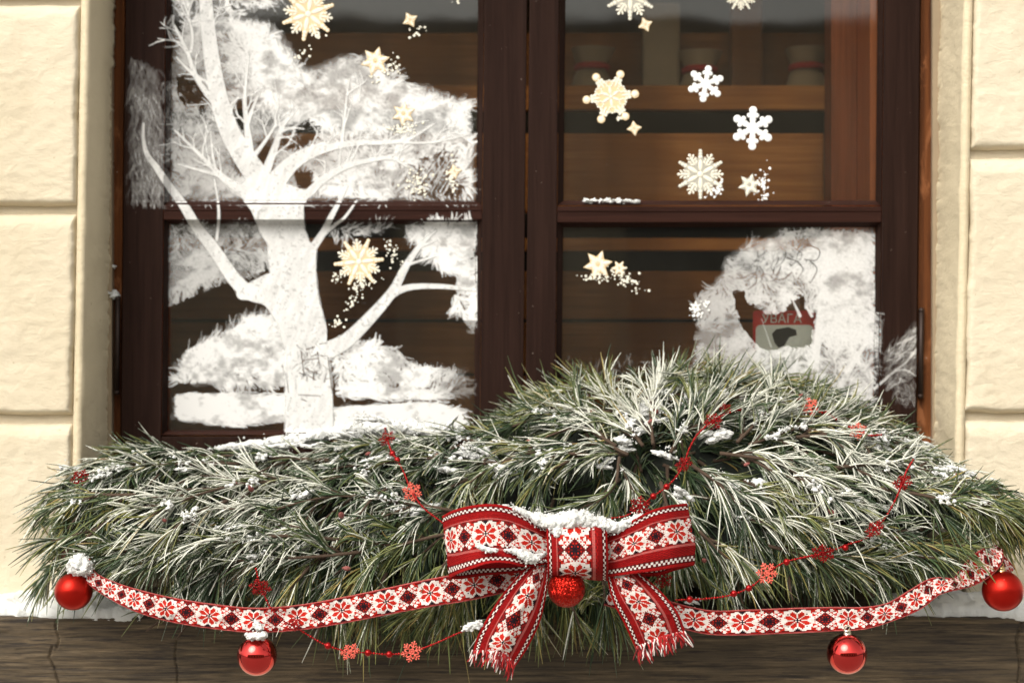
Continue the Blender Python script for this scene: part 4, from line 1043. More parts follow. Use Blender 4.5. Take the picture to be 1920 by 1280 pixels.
# places with buds and white, frosted patches seen in the photograph (px, py, radius, gain)
FROST = [(230,860,120,.35),(330,930,110,.25),(130,960,80,.3),(120,1080,80,.3),(470,850,110,.3),(600,830,90,.35),(560,950,120,.3),(450,1010,120,.3),(700,800,90,.35),(850,850,110,.3),(930,880,70,.3),
 (1190,760,110,.5),(1120,800,90,.3),(1320,860,110,.3),(1480,850,120,.3),(1540,770,90,.2),(1360,930,110,.3),(1560,900,90,.35),(1700,850,100,.35),(1800,890,110,.35),(1580,1010,130,.2),(300,1040,110,.25),(840,1000,100,.1)]
def frost_at(x, y): return sum(g*math.exp(-((x-a)**2+(y-b)**2)/(2*(r*0.7)**2)) for a, b, r, g in FROST)
# blue-noise positions of twigs
cand = []
tries = 0
def region_ok(x, y): return gtop(x)+26 < y < gbot(x)-4
while len(cand) < 150 and tries < 60000:
    tries += 1; x = rng.uniform(165, 1935); y = rng.uniform(690, 1170)
    if not region_ok(x, y): continue
    md = 66 if tries < 12000 else 50
    if all((x-a)**2+((y-b)*1.15)**2 > md**2 for a, b in cand): cand.append((x, y))
snowC, snowR, snowS = [], [], []
buds_px = [(470,915),(196,866),(440,905),(308,975),(990,828),(994,842),(820,856),(1111,771),(1400,870),(1680,1005),(1650,1070),(1320,1050),(840,1010),(690,850),(640,965),(1300,1008),(1360,770),(1500,745),(1220,790),(1790,890),(650,1065),(1230,770),(1560,960)]
def grow(name, stems, nper, frostfn, tonebias, droopfn, layer):
    """one branch: list of stems (each (n,3) world polyline with its pixel centre) with needles along them"""
    mb = MB(); Os, Ds, dr, fr, tn, crl = [], [], [], [], [], []
    for (A, px_, py_, nn) in stems:
        npt = len(A); mb.tube([Vector(p) for p in A], list(np.linspace(0.0028, 0.0012, npt)), 6)
        n = nn; tt = np.clip(rng.beta(1.35, 1.0, n), 0, 1)*(npt-1.001); i = tt.astype(int); f = (tt-i)[:,None]
        O = A[i]*(1-f) + A[i+1]*f; tg = A[i+1]-A[i]; tg /= np.linalg.norm(tg, axis=1, keepdims=True)
        rf = np.tile(np.array([0, 1.0, 0]), (n, 1)); a = np.cross(tg, rf); a /= np.linalg.norm(a, axis=1, keepdims=True)+1e-9; b = np.cross(tg, a)
        az = rng.uniform(0, 2*math.pi, n); sp = np.radians(rng.uniform(10, 42, n)) * (1.15-0.5*tt/(npt-1))
        side = a*np.cos(az)[:,None] + b*np.sin(az)[:,None]*0.75
        Dv = tg*np.cos(sp)[:,None] + side*np.sin(sp)[:,None]
        bk = Dv[:,1] > 0.1; Dv[bk,1] *= 0.3
        half = n//2; O[half:2*half] = O[:half]; Dv[half:2*half] = Dv[:half] + rng.normal(0, 0.09, (half, 3))
        Dv /= np.linalg.norm(Dv, axis=1, keepdims=True)
        tip = O + Dv*0.046 - np.array([0, 0, 0.012]); kx = D/(D+tip[:,1])/S; tx_ = 960+tip[:,0]*kx; ty_ = 640-tip[:,2]*kx
        lim = np.interp(tx_, [0, 90, 250, 300, 540, 620, 1240, 1290, 1700, 1800, 1960], [1120, 1140, 1118, 1160, 1165, 1215, 1218, 1150, 1142, 1085, 1075]) + rng.normal(0, 9, n)
        bad = ty_ > lim; Dv[bad] = Dv[bad]*0.25 + tg[bad]*0.1; Dv[bad,2] = np.abs(Dv[bad,2]); O[bad] += np.array([0, 0.03, 0.02])
        Dv /= np.linalg.norm(Dv, axis=1, keepdims=True)
        Os.append(O); Ds.append(Dv); dr.append(rng.normal(droopfn(px_, py_)+rng.normal(0, 0.06), 0.14, n)); fr.append(rng.normal(frostfn(px_, py_)+0.02, 0.27, n) + rng.normal(0, 0.05) + 0.10*(Dv[:,2] > 0))
        tn.append(np.clip(rng.normal(0.38+tonebias(px_, py_), 0.17, n) + rng.normal(0, 0.07) + (rng.uniform(0, 1, n) < 0.03)*0.45, 0, 1)); crl.append(rng.normal(0, 0.14, (n, 3)) + rng.normal(0, 0.11, (1, 3)))
    br = mb.build('pine_branch', M_TWIG, gar, smooth=True, fix=False)
    O = np.concatenate(Os); n = len(O)
    L = rng.normal(0.047, 0.009, n).clip(0.022, 0.070); W_ = rng.uniform(0.0019, 0.0030, n)
    me = needle_mesh(O, np.concatenate(Ds), L, W_, np.concatenate(dr), np.concatenate(fr), np.concatenate(tn), np.concatenate(crl))
    nd = link_mesh('needles', me, M_NEEDLE, br); nd['kind'] = 'stuff'
    return br
def place(qx, qy, off):
    qc = max(qy, gtop(qx)+12); yy_ = float(yf(qx, qc)) + off
    if qc > 1120: yy_ = min(yy_, YSF-0.02)
    return P(qx, qc, yy_)[:]
def stem_at(x, y, d, Lpx, off, npt=6, lift=0.012):
    us = np.linspace(-Lpx/2, Lpx/2, npt); bend = rng.normal(0, 0.10); hl = Lpx/2
    return np.array([place(x + d[0]*u - d[1]*bend*u*u/hl, y + d[1]*u + d[0]*bend*u*u/hl + 0.05*max(u, 0), off - lift*(u/hl)) for u in us])
def rot2(d, a): c, s_ = math.cos(a), math.sin(a); return np.array([d[0]*c-d[1]*s_, d[0]*s_+d[1]*c])
GAPS = [(420,940,24),(600,985,20),(1150,960,30),(1610,940,26),(1250,1010,24),(860,1040,24),(1420,890,18),(1200,870,22),(740,890,16),(180,960,20),(310,985,46),(250,960,30),(360,960,34),(1050,925,44),(970,930,34),(1540,955,40),(1690,960,46),(1790,980,50),(1740,985,40),(680,905,26),(780,1040,36),(1330,990,26),(1560,1090,40),(1660,1090,50),(500,1040,20),(900,930,26),(1450,945,24),(840,880,18)]
def tonebias(x, y): return 0.16 if (y > 1085 or y < 770 or x > 1780) else 0.0
def droopfn(x, y): return 0.05 if (y < 800 and x > 950) else 0.30
def tn_(x, y): return (y-gtop(x))/(gbot(x)-gtop(x))
# background branches, deeper and greener
for (x, y) in cand:
    d = rot2(field(x, y), rng.normal(0, 0.35))
    gap = any((x-a)**2+(y-b)**2 < (r_+20)**2 for a, b, r_ in GAPS)
    grow('pine_branch', [(stem_at(x, y, d, rng.uniform(110, 150), 0.085 if gap else 0.055, lift=0.0), x, y, 110 if not gap else 80)], 0,
         lambda a, b: -0.26 + 0.16*(tn_(a, b) < 0.3), tonebias, droopfn, 0)
# leading branches: a ridge with side shoots, frosted along the ridge
BOUGHS = [[(620,858),(480,852),(340,842),(215,850)],[(480,872),(330,874),(215,884),(150,912)],[(570,893),(440,905),(330,940),(240,990)],[(650,1012),(520,1003),(400,1022),(270,1036),(212,1046)],[(260,925),(180,928),(128,952)],[(215,965),(155,1015),(128,1062)],
 [(860,962),(740,942),(640,932),(545,950),(480,975)],[(790,842),(690,830),(610,846)],[(950,832),(860,822),(770,818),(670,818)],[(910,872),(810,862),(715,872),(650,900)],[(1160,835),(1090,795),(1030,775),(985,772)],[(1110,856),(1010,850),(930,876),(870,920)],
 [(1200,835),(1150,770),(1105,726)],[(1225,830),(1220,765),(1228,714)],[(1300,825),(1338,765),(1372,712)],[(1380,825),(1440,765),(1492,722)],[(1400,835),(1500,800),(1590,766)],[(1350,852),(1450,868),(1520,908),(1560,950)],
 [(1490,818),(1600,812),(1690,834),(1750,866)],[(1560,880),(1660,874),(1760,890),(1870,930)],[(1300,872),(1360,915),(1400,970),(1420,1030)],[(1400,975),(1500,992),(1600,1006),(1700,1046)],[(1600,1000),(1690,1015),(1780,1030)],
 [(1770,905),(1840,935),(1900,985)],[(1240,900),(1262,980),(1285,1040)],[(1310,1000),(1350,1040),(1390,1075)],[(1160,860),(1150,915),(1110,950)],[(680,1030),(580,1040),(470,1044),(395,1056)],[(850,1000),(740,1030),(680,1078)],
 [(1440,1030),(1530,1052),(1610,1080)],[(1260,850),(1300,780),(1310,718)],[(1180,850),(1130,830),(1060,840),(1010,880)],[(1640,920),(1740,935),(1830,960),(1900,975)],[(430,940),(350,975),(290,1025)],[(1480,890),(1570,915),(1640,950)],
 [(900,1040),(860,1090),(830,1120)],[(990,1085),(980,1125)],[(1120,1080),(1150,1120)],[(760,900),(700,935),(660,985)],[(1390,900),(1440,930),(1480,985)]]
for bo in BOUGHS:
    e = catmull(bo, 40); seg = np.hypot(*np.diff(e, axis=0).T); Ltot = seg.sum(); e += rng.normal(0, 3, 2)
    ridge = np.array([place(p[0], p[1], -0.040 - 0.010*k/39) for k, p in enumerate(e)])[::4]
    bf = rng.normal(0, 0.13); bt = rng.normal(0, 0.10)
    mid = e[20]; stems = [(ridge, mid[0], mid[1], int(Ltot*0.22))]
    m_ = max(3, int(Ltot/26))
    for k in range(m_):
        t = int((k+0.5)/m_*38); p = e[t]; tg = e[min(t+2, 39)]-e[max(t-2, 0)]; tg /= np.hypot(*tg)+1e-9
        sgn = 1 if k % 2 else -1; d = rot2(tg, sgn*rng.uniform(0.25, 0.75)); d = d + np.array([0, 0.12]); d /= np.hypot(*d)
        Ls = rng.uniform(55, 95); q = p + d*Ls*0.45
        if 850 < q[0] < 1290 and 965 < q[1] < 1085 : off = 0.006
        else: off = -0.036 if d[1] < 0.5 else -0.014
        if any((q[0]-a)**2+(q[1]-b)**2 < (r_*0.8)**2 for a, b, r_ in GAPS): continue
        stems.append((stem_at(q[0], q[1], d, Ls, off, 5), q[0], q[1], int(rng.integers(26, 40))))
    grow('pine_branch', stems, 0, lambda a, b: -0.05 + bf + frost_at(a, b)*0.66 - 0.25*max(0, tn_(a, b)-0.5), lambda a, b: tonebias(a, b)+bt, droopfn, 1)
    fr0 = frost_at(*mid); amount = max(0, fr0-0.05)*(1.25-tn_(*mid))
    for q in range(int(Ltot*0.16*amount*rng.uniform(0.6, 2.2))):
        c0 = rng.uniform(0.2, 0.9) if q % 9 == 0 else c0
        t = int(min(39, max(0, rng.normal(c0, 0.06)*39))); p = e[t]
        snowC.append(np.array(place(p[0]+rng.normal(0, 5), p[1]-3+rng.normal(0, 4), -0.052+rng.normal(0, 0.004)))); snowR.append(rng.uniform(0.0016, 0.0046)); snowS.append(0.6)
# tufts hanging below and standing above
for (x, y, n_) in [(700,1160,44),(770,1150,60),(640,1150,40),(860,1120,50),(1010,1150,70),(1080,1155,76),(1140,1140,56),(600,1172,24),(1060,700,36),(1180,676,40),(1290,672,40),(1380,684,36),(1460,692,36),(1530,708,34),(120,1085,44),(108,1040,34),(250,816,30),(330,822,26),(860,790,30),(905,780,26),(300,1165,10),(350,1172,10),(470,1170,16),(950,1125,50),(712,1100,26),(345,1075,14),(560,1085,16),(840,1050,14),(1480,1095,14)]:
    d = rot2(field(x, y), rng.normal(0, 0.2))
    grow('pine_branch', [(stem_at(x, y, d, 60, -0.004 if (x, y) not in ((712,1100),(560,1085),(840,1050),(1480,1095)) else -0.045, 5), x, y, n_)], 0, lambda a, b: 0.0 + (0.35 if a < 200 else 0), lambda a, b: 0.28, droopfn, 1)

# large, named snow lumps resting on the garland
for (x, y, rx, ry, n_) in [(1200,765,38,34,90),(1245,738,22,14,26),(1305,735,26,20,30),(1330,820,24,18,24),(1640,826,36,16,60),(1700,838,36,12,50),(1770,884,44,9,40),(545,940,34,16,60),(520,1000,32,12,36),(570,1025,18,10,16),(560,835,50,10,40),(640,872,60,10,40),
    (700,790,46,9,36),(850,808,40,8,30),(905,850,60,14,70),(960,878,36,10,30),(735,868,14,14,18),(770,955,34,12,36),(1360,905,22,12,24),(1395,935,14,10,14),(1280,930,20,12,16),(340,880,26,6,14),(300,1035,34,8,20),(420,985,40,8,20),(1130,868,22,8,14),(1460,775,26,10,22),(1500,790,30,10,22),
    (1170,835,26,12,22),(1590,800,26,10,18),(1108,775,10,8,10),(990,835,14,8,12),(1845,905,26,7,18),(860,880,30,10,22),(1300,1130,14,4,8),(1660,950,18,6,12),(255,1030,16,8,10),(640,985,22,8,12),(1425,905,18,8,12),(130,880,22,6,10),(650,815,30,8,18),(780,820,24,8,16),(1240,850,22,10,16),(1540,880,14,10,10),(1205,800,34,18,30)]:
    d = field(x, y); yy_ = float(yf(x, max(y, gtop(x)+6))) - 0.021
    for q in range(5):
        qx = x+rng.normal(0, rx*0.5); qy = y+rng.normal(0, ry*0.4); f_ = (0.75, 0.6, 0.5, 0.4, 0.35)[q]
        c = P(qx, qy, yy_-rng.uniform(0, 0.006)); V = pad(c, rx*S*0.85*f_, 0.012*f_+0.003, ry*S*0.62*f_, float(np.clip(-math.atan(d[1]/(d[0]+1e-3*(1 if d[0] >= 0 else -1))), -0.4, 0.4))+rng.normal(0, 0.2)); PADS.append((V, BI_F))
    PADS.append(around(V, int(n_*1.2), 0.007, 0.0006, 0.0016))
snow_obj(PADS, 'soft pads of fresh snow lying on the pine boughs')
clumps('snow', snowC, snowR, snowS, 'loose crumbs of fresh snow caught in the pine garland', soft=5)
# buds
b0 = None
for i, (x, y) in enumerate(buds_px):
    yy_ = float(yf(x, max(y, gtop(x)))) - 0.044; p = P(x, y, yy_)
    if b0 is None:
        mb = MB(); pts = []; rad = []
        for q in range(9):
            t = q/8; pts.append((0, 0, -0.006+0.013*t)); rad.append(0.0042*math.sin(math.pi*min(1, t*0.86+0.14))*(1+0.18*(q % 2)) + 0.0004)
        mb.tube(pts, rad, 8); b0 = mb.build('bud', M_BUD, None, smooth=True); b0.parent = gar; o = b0
    else: o = dup(b0, gar)
    o.location = p - gar.location; o.rotation_euler = (rng.uniform(-1.2, 1.2), rng.uniform(-1.5, 1.5), rng.uniform(0, 6)); s_ = rng.uniform(0.5, 0.9); o.scale = (s_, s_, s_*1.3)
mb = MB(); pts = [(0,0,-0.011+0.022*q/8) for q in range(9)]; mb.tube(pts, [0.0012,0.006,0.0075,0.0085,0.0086,0.008,0.0065,0.0045,0.0012], 10); o = mb.build('cone', M_CONE, None, smooth=True); o.parent = gar
o.location = P(124, 1040, -0.16) - gar.location; o.rotation_euler = (0.4, 1.1, 0)

# ---------------------------------------------------------------- ribbons
RED = (0.27, 0.0035, 0.004); RED2 = (0.50, 0.018, 0.008); DRK = (0.095, 0.002, 0.003); BLK = (0.012, 0.006, 0.010); WHT = (0.80, 0.73, 0.68); MAR = (0.11, 0.006, 0.006); PNK = (0.45, 0.10, 0.09)
def emb(u, v, H=25, PER=36):
    """cross-stitch pattern: u along, v across 0..H-1 -> colour"""
    dv = v - H//2; du = ((u + PER//2) % PER) - PER//2
    du2 = (u % PER) - PER//2        # diamond centred half a period away
    av = abs(dv); e = H//2 - av; a0, a2 = abs(du), abs(du2)
    if e == 0: return PNK
    # saw-tooth border: peaks over the stars and over the diamonds
    if e <= 1 + max(0, 3.2-a0*0.8) and a0 < 5: return BLK if e > 1 and a0 < 2 else MAR
    if e <= max(0, 5.6-a2*0.95): return MAR if (e+a2) % 3 else RED
    if e == 1: return RED
    # star of eight petals
    if math.hypot(du, dv) < 10.6 and av <= 9:
        a, b = max(a0, av), min(a0, av)
        if a+b <= 1: return BLK
        if b == 0: return BLK if a == 2 else WHT
        if a == b: return BLK if a in (6,) else WHT
        t = a*0.924+b*0.383; s = abs(-a*0.383+b*0.924)
        if s < 0.50*min(t, 9.9-t) + 0.12 and t < 9.4: return RED2
        return WHT
    # stepped diamond holding four dark rosettes
    q = a2+av
    if q <= 7:
        if q == 7: return RED if a2 % 2 else MAR
        if a2 == 0 or av == 0: return MAR if q > 1 else BLK
        if (a2, av) in ((2, 2),): return RED2
        if 1 <= a2 <= 3 and 1 <= av <= 3: return BLK
        return RED2 if q < 6 else MAR
    if q == 9 and a2 % 2: return RED2
    if q in (11, 12) and av >= 3 and (a2//2+av//2) % 2: return RED2
    # stepped squares between the motifs
    if (a2//2, av//2) in ((5, 1), (5, 2), (4, 2), (4, 3), (3, 4), (4, 4), (3, 5), (6, 0)) and (a2+av) % 4 < 3: return RED2
    if (a0//2, av//2) in ((3, 5), (4, 5), (5, 5), (5, 4)): return RED if av % 2 else MAR
    return WHT
def bow_row(u, v, NV=60):
    """wide bow ribbon, v 0..59"""
    if v < 3 or v >= 57: return (0.33, 0.005, 0.005) if (u+v) % 3 else RED
    if 4 <= v <= 7 or 52 <= v <= 55:
        vv = (v-4) if v < 10 else (v-52)
        return WHT if ((u//2 + vv//2) % 2 == 0) else DRK
    if v == 3 or v == 56 or v == 8 or v == 51: return DRK
    if 17 <= v <= 42: return emb(u, min(24, v-17))
    return (0.34, 0.004, 0.004) if ((u + (v//1)*2) % 4) < 2 else (0.19, 0.003, 0.004)
def band_row(u, v): return emb(u, v)
def ribbon(name, parent, curves, vmap, nu_len, rowf, bulge=0.0, uoff=0, thick=0.0008, waves=0.0, seed=0, remap=None):
    """curves: list of edge curves, each [(px,py,y),...]; vmap: cell index of every curve; colour cells from rowf(u,v)"""
    cs = []
    nu = nu_len
    for c in curves:
        a = catmull(c, nu+1); cs.append(a)
    cs = np.array(cs); nv = vmap[-1]
    rows = []
    for j0 in range(nv+1):
        j = float(np.interp(j0, [0, 17, 43, 60], remap)) if remap else j0
        i = max(k for k in range(len(vmap)-1) if vmap[k] <= j) if j < nv else len(vmap)-2
        t = (j-vmap[i])/(vmap[i+1]-vmap[i]); q = cs[i]*(1-t)+cs[i+1]*t
        q = q.copy(); q[:,2] -= bulge*math.sin(math.pi*j/nv)
        if waves: q[:,2] += waves*(fbm(np.arange(nu+1)/14.0, np.full(nu+1, j/12.0), seed)-0.5)
        rows.append(q)
    A = np.array(rows)    # nv+1, nu+1, 3 (px,py,y)
    kk = S*(D+A[...,2])/D; V = np.stack([(A[...,0]-960)*kk, A[...,2], (640-A[...,1])*kk], -1)
    idx = np.arange((nv+1)*(nu+1)).reshape(nv+1, nu+1)
    F = np.stack([idx[:-1,:-1], idx[1:,:-1], idx[1:,1:], idx[:-1,1:]], -1).reshape(-1, 4)
    me = np_mesh(name, V.reshape(-1, 3), F, True)
    cache = {}
    cols = np.zeros((nv, nu, 4), np.float32)
    for j in range(nv):
        for i in range(nu):
            key = ((i+uoff) % 360, j)
            if key not in cache: cache[key] = rowf(key[0], j)
            cols[j, i, :3] = cache[key]
    cols[..., 3] = 1
    add_attr(me, 'dye', cols.reshape(-1, 4), 'FACE', 'FLOAT_COLOR')
    o = link_mesh(name, me, M_CLOTH, parent)
    md = o.modifiers.new('s', 'SOLIDIFY'); md.thickness = thick; md.offset = 0
    return o
def strip_curves(center, widths):
    """centre line in px -> two edge curves, widths in px"""
    c = catmull([(a[0], a[1], a[2]) for a in center], len(center)*4); wd = catmull([(w_, 0, 0) for w_ in widths], len(center)*4)[:,0]
    tg = np.gradient(c[:,:2], axis=0); tg /= np.linalg.norm(tg, axis=1, keepdims=True); nrm = np.stack([tg[:,1], -tg[:,0]], -1)
    up = c.copy(); dn = c.copy(); up[:,:2] += nrm*wd[:,None]/2; dn[:,:2] -= nrm*wd[:,None]/2
    up[:,2] += 0.004
    return [list(map(tuple, up)), list(map(tuple, dn))]
rb = empty('patterned_ribbon', P(960, 1160, -0.24)); tag(rb, 'long red and white folk pattern ribbon swagged along the garland front', 'ribbon')
YR = -0.262
lc = [(150,1052,YR+0.045),(175,1085,YR+0.03),(215,1108,YR+0.015),(260,1126,YR+0.0),(320,1142,YR),(400,1155,YR),(480,1162,YR),(560,1157,YR),(640,1144,YR),(720,1128,YR),(800,1112,YR),(880,1098,YR+0.005),(960,1080,YR+0.01),(1020,1062,YR+0.02)]
ribbon('left_swag', rb, strip_curves(lc, [22,26,34,42,46,47,47,48,49,50,52,54,52,50]), [0, 25], 452, band_row, waves=0.012, seed=4, uoff=10)
rc = [(1140,1110,YR+0.02),(1200,1130,YR+0.015),(1260,1150,YR+0.008),(1330,1166,YR),(1400,1166,YR),(1480,1163,YR),(1560,1160,YR),(1620,1158,YR),(1670,1146,YR),(1715,1124,YR+0.008),(1752,1100,YR+0.012),(1790,1094,YR+0.014),(1812,1082,YR+0.012),(1838,1062,YR+0.01),(1862,1042,YR+0.012),(1874,1026,YR+0.03)]
ribbon('right_swag', rb, strip_curves(rc, [50,48,44,46,48,48,46,42,36,42,36,24,40,52,44,16]), [0, 25], 418, band_row, waves=0.012, seed=9)
ribbon('ribbon_tail', rb, strip_curves([(148,1068,-0.20),(155,1052,-0.205),(160,1036,-0.19)], [34,30,14]), [0, 25], 20, band_row, uoff=8)
ribbon('ribbon_tail', rb, strip_curves([(1866,1044,-0.235),(1884,1060,-0.232),(1896,1072,-0.22)], [26,24,20]), [0, 25], 24, band_row, uoff=12)

bow = empty('bow', P(1080, 1100, -0.31)); tag(bow, 'big red woven bow with folk embroidery and fringed tails', 'bow')
YB = -0.315
# left loop: front
Lt = [(829,967,YB+0.022),(848,957,YB+0.004),(875,949,YB-0.010),(915,944,YB-0.018),(955,950,YB-0.016),(995,970,YB-0.008),(1032,994,YB+0.004)]
Ls = [(839,1042,YB+0.020),(856,1041,YB+0.000),(880,1036,YB-0.016),(918,1031,YB-0.026),(955,1034,YB-0.022),(995,1042,YB-0.010),(1032,1044,YB+0.004)]
Lb = [(842,1084,YB+0.024),(860,1075,YB-0.004),(884,1066,YB-0.026),(915,1056,YB-0.038),(950,1055,YB-0.034),(985,1062,YB-0.018),(1028,1056,YB+0.004)]
ribbon('left_loop', bow, [Lt, Ls, Lb], [0, 43, 60], 98, bow_row, remap=[0,13,43,60], uoff=26, waves=0.004, seed=21)
# its back, seen through the opening
ribbon('left_loop_back', bow, [[(829,967,YB+0.023),(850,975,YB+0.036),(900,985,YB+0.045),(960,1000,YB+0.040),(1034,1004,YB+0.022)], [(842,1084,YB+0.025),(865,1085,YB+0.034),(905,1079,YB+0.038),(960,1074,YB+0.032),(1030,1066,YB+0.020)]], [0, 60], 96, bow_row, uoff=0)
# right loop
Rt = [(1136,1000,YB+0.004),(1160,988,YB-0.008),(1182,977,YB-0.014),(1219,957,YB-0.018),(1255,947,YB-0.012),(1288,943,YB+0.016)]
Rs = [(1136,1056,YB+0.004),(1165,1050,YB-0.010),(1196,1041,YB-0.018),(1235,1032,YB-0.020),(1272,1025,YB-0.012),(1304,1021,YB+0.014)]
Rb = [(1134,1082,YB+0.004),(1165,1078,YB-0.008),(1196,1074,YB-0.016),(1235,1069,YB-0.018),(1270,1063,YB-0.010),(1302,1059,YB+0.016)]
ribbon('right_loop', bow, [Rt, Rs, Rb], [0, 43, 60], 84, bow_row, remap=[0,13,43,60], uoff=4, waves=0.004, seed=22)
ribbon('right_loop_back', bow, [[(1288,943,YB+0.017),(1262,952,YB+0.034),(1220,966,YB+0.042),(1136,1004,YB+0.022)], [(1302,1059,YB+0.017),(1270,1068,YB+0.034),(1220,1080,YB+0.040),(1134,1072,YB+0.020)]], [0, 60], 84, bow_row)
# knot: runs vertically over the middle
kn = []
for (fx, dy) in ((0.0, 0.010), (0.16, -0.002), (0.5, -0.006), (0.84, -0.002), (1.0, 0.010)):
    xl = 1026 + 113*fx
    kn.append([(xl+3, 972, YB+0.030), (xl+1, 978, YB-0.004+dy*0.4), (xl-1, 990, YB-0.024+dy), (xl, 1020, YB-0.034+dy), (xl+1, 1052, YB-0.034+dy), (xl+1, 1074, YB-0.022+dy), (xl+1, 1083+ (4 if fx in (0.84, 1.0) else 0), YB+0.012)])
ribbon('knot', bow, kn, [0, 16, 30, 44, 60], 66, bow_row, uoff=18, remap=[0,15.4,42.2,60], waves=0.003, seed=23, thick=0.0015)
# tails
Ta = [(1010,1046,YB+0.010),(985,1066,YB-0.004),(940,1116,YB-0.002),(899,1184,YB+0.012),(886,1222,YB+0.020)]
Tm = [(1019,1052,YB+0.006),(1006,1082,YB-0.014),(983,1128,YB-0.018),(948,1192,YB-0.008),(936,1226,YB+0.002)]
Tb = [(1028,1054,YB+0.008),(1027,1094,YB-0.002),(1014,1160,YB+0.002),(990,1212,YB+0.010),(968,1246,YB+0.018)]
ribbon('left_tail', bow, [Ta, Tm, Tb], [0, 30, 60], 96, bow_row, remap=[0,13,48,60], uoff=30, waves=0.007, seed=24)
Ua = [(1136,1074,YB+0.010),(1149,1126,YB+0.000),(1170,1168,YB+0.004),(1192,1216,YB+0.014)]
Um = [(1160,1066,YB+0.004),(1190,1106,YB-0.012),(1220,1148,YB-0.010),(1240,1196,YB+0.000)]
Ub = [(1192,1066,YB+0.012),(1243,1112,YB+0.008),(1272,1150,YB+0.010),(1285,1186,YB+0.018)]
ribbon('right_tail', bow, [Ua, Um, Ub], [0, 34, 60], 72, bow_row, remap=[0,13,47,60], uoff=2, waves=0.007, seed=25)
def fringe(edge, dx, dy, n, lab):
    for mi, (M_, share) in enumerate(((M_THREAD_R, 0.5), (M_THREAD_D, 0.25), (M_THREAD_W, 0.25))):
        mb = MB()
        for q in range(int(n*share)):
            t = rng.uniform(0, 1); e = catmull(edge, 40)[int(t*39)]; L = rng.uniform(14, 38); a = rng.normal(0, 0.26)
            ux, uy = dx*math.cos(a)-dy*math.sin(a), dx*math.sin(a)+dy*math.cos(a); pts = []
            for k in range(5):
                s_ = k/4; pts.append(P(e[0]+ux*L*s_+rng.normal(0, 0.8), e[1]+uy*L*s_+s_*s_*3, e[2]-0.002+rng.normal(0, 0.0012)))
            mb.tube(pts, [0.0011, 0.0010, 0.0009, 0.0009, 0.0006], 5)
        o = mb.build('fringe', M_, bow, smooth=True, fix=False); o['kind'] = 'stuff'
fringe([(886,1218,YB+0.020),(936,1222,YB+0.002),(968,1242,YB+0.018)], -0.32, 0.95, 84, '')
fringe([(1192,1212,YB+0.014),(1240,1192,YB),(1285,1182,YB+0.018)], 0.22, 0.97, 84, '')

# snow on the bow
c_, r_, s_ = [], [], []
def snowpile(path, n, spread, rmin, rmax, y0):
    e = catmull(path, 60)
    for q in range(n):
        t = int(rng.uniform(0, 59.9)); p = e[t]
        c_.append(np.array(P(p[0]+rng.normal(0, spread*0.6), p[1]+rng.normal(0, spread*0.35), p[2]+rng.normal(0, y0))[:])); r_.append(rng.uniform(rmin, rmax)); s_.append(0.7)
BV, BF = bar([(950,950,YB-0.010),(975,957,YB-0.010),(1005,972,YB-0.008),(1035,978,YB-0.014),(1075,974,YB-0.020),(1112,978,YB-0.016),(1150,988,YB-0.010),(1178,980,YB-0.010),(1205,966,YB-0.012)], [2,6,11,15,17,15,12,7,2])
B2, B2F = bar([(1000,978,YB+0.002),(1040,976,YB+0.004),(1090,972,YB+0.004),(1150,990,YB+0.004)], [8,14,14,8])
snow_obj([(BV, BF), (B2, B2F), around(BV, 500, 0.0028, 0.0005, 0.0013)], 'mound of powdery snow lying on top of the bow')
snowpile([(1040,990,YB-0.026),(1052,1000,YB-0.032)], 40, 8, 0.0014, 0.003, 0.002)
snowpile([(1170,984,YB-0.006),(1200,968,YB-0.010)], 60, 4, 0.0014, 0.0034, 0.003)
snowpile([(935,950,YB-0.012),(975,960,YB-0.008)], 60, 4, 0.0012, 0.0030, 0.003)
clumps('snow', c_, r_, s_, 'fine sprinkle of snow on the knot and upper edges of the bow')
c_, r_, s_ = [], [], []
BV, BF = bar([(945,1030,YB-0.026),(968,1034,YB-0.028),(988,1044,YB-0.026),(1006,1046,YB-0.022),(1026,1036,YB-0.010)], [2,7,10,9,3])
snow_obj([(BV, BF), around(BV, 160, 0.0024, 0.0005, 0.0012)], 'drift of snow in the fold of the bow left of the knot')
snowpile([(900,1026,YB-0.036),(930,1032,YB-0.038)], 50, 5, 0.0010, 0.0026, 0.002)
clumps('snow', c_, r_, s_, 'sprinkle of snow on the lower edge of the left bow loop')
c_, r_, s_ = [], [], []
snowpile([(1096,377,YF+0.004),(1150,376,YF+0.004),(1196,378,YF+0.004)], 90, 3, 0.0010, 0.0028, 0.003)
clumps('snow', c_, r_, s_, 'thin line of snow on the right glazing bar')
c_, r_, s_ = [], [], []
snowpile([(197,545,0.135),(210,552,0.136),(222,556,0.136)], 34, 4, 0.0014, 0.0042, 0.003); snowpile([(203,497,0.138),(216,499,0.138)], 14, 2, 0.001, 0.0024, 0.002)
clumps('snow', c_, r_, s_, 'scrap of snow on the worn left jamb above the hinge')
c_, r_, s_ = [], [], []
BV, BF = bar([(395,842,0.05),(470,834,0.06),(560,824,0.07),(650,808,0.075),(740,802,0.08),(820,806,0.08),(880,812,0.08)], [5,11,15,17,17,15,6])
snow_obj([(BV, BF), around(BV, 400, 0.004, 0.0008, 0.0018)], 'snow bank behind the garland against the left casement')

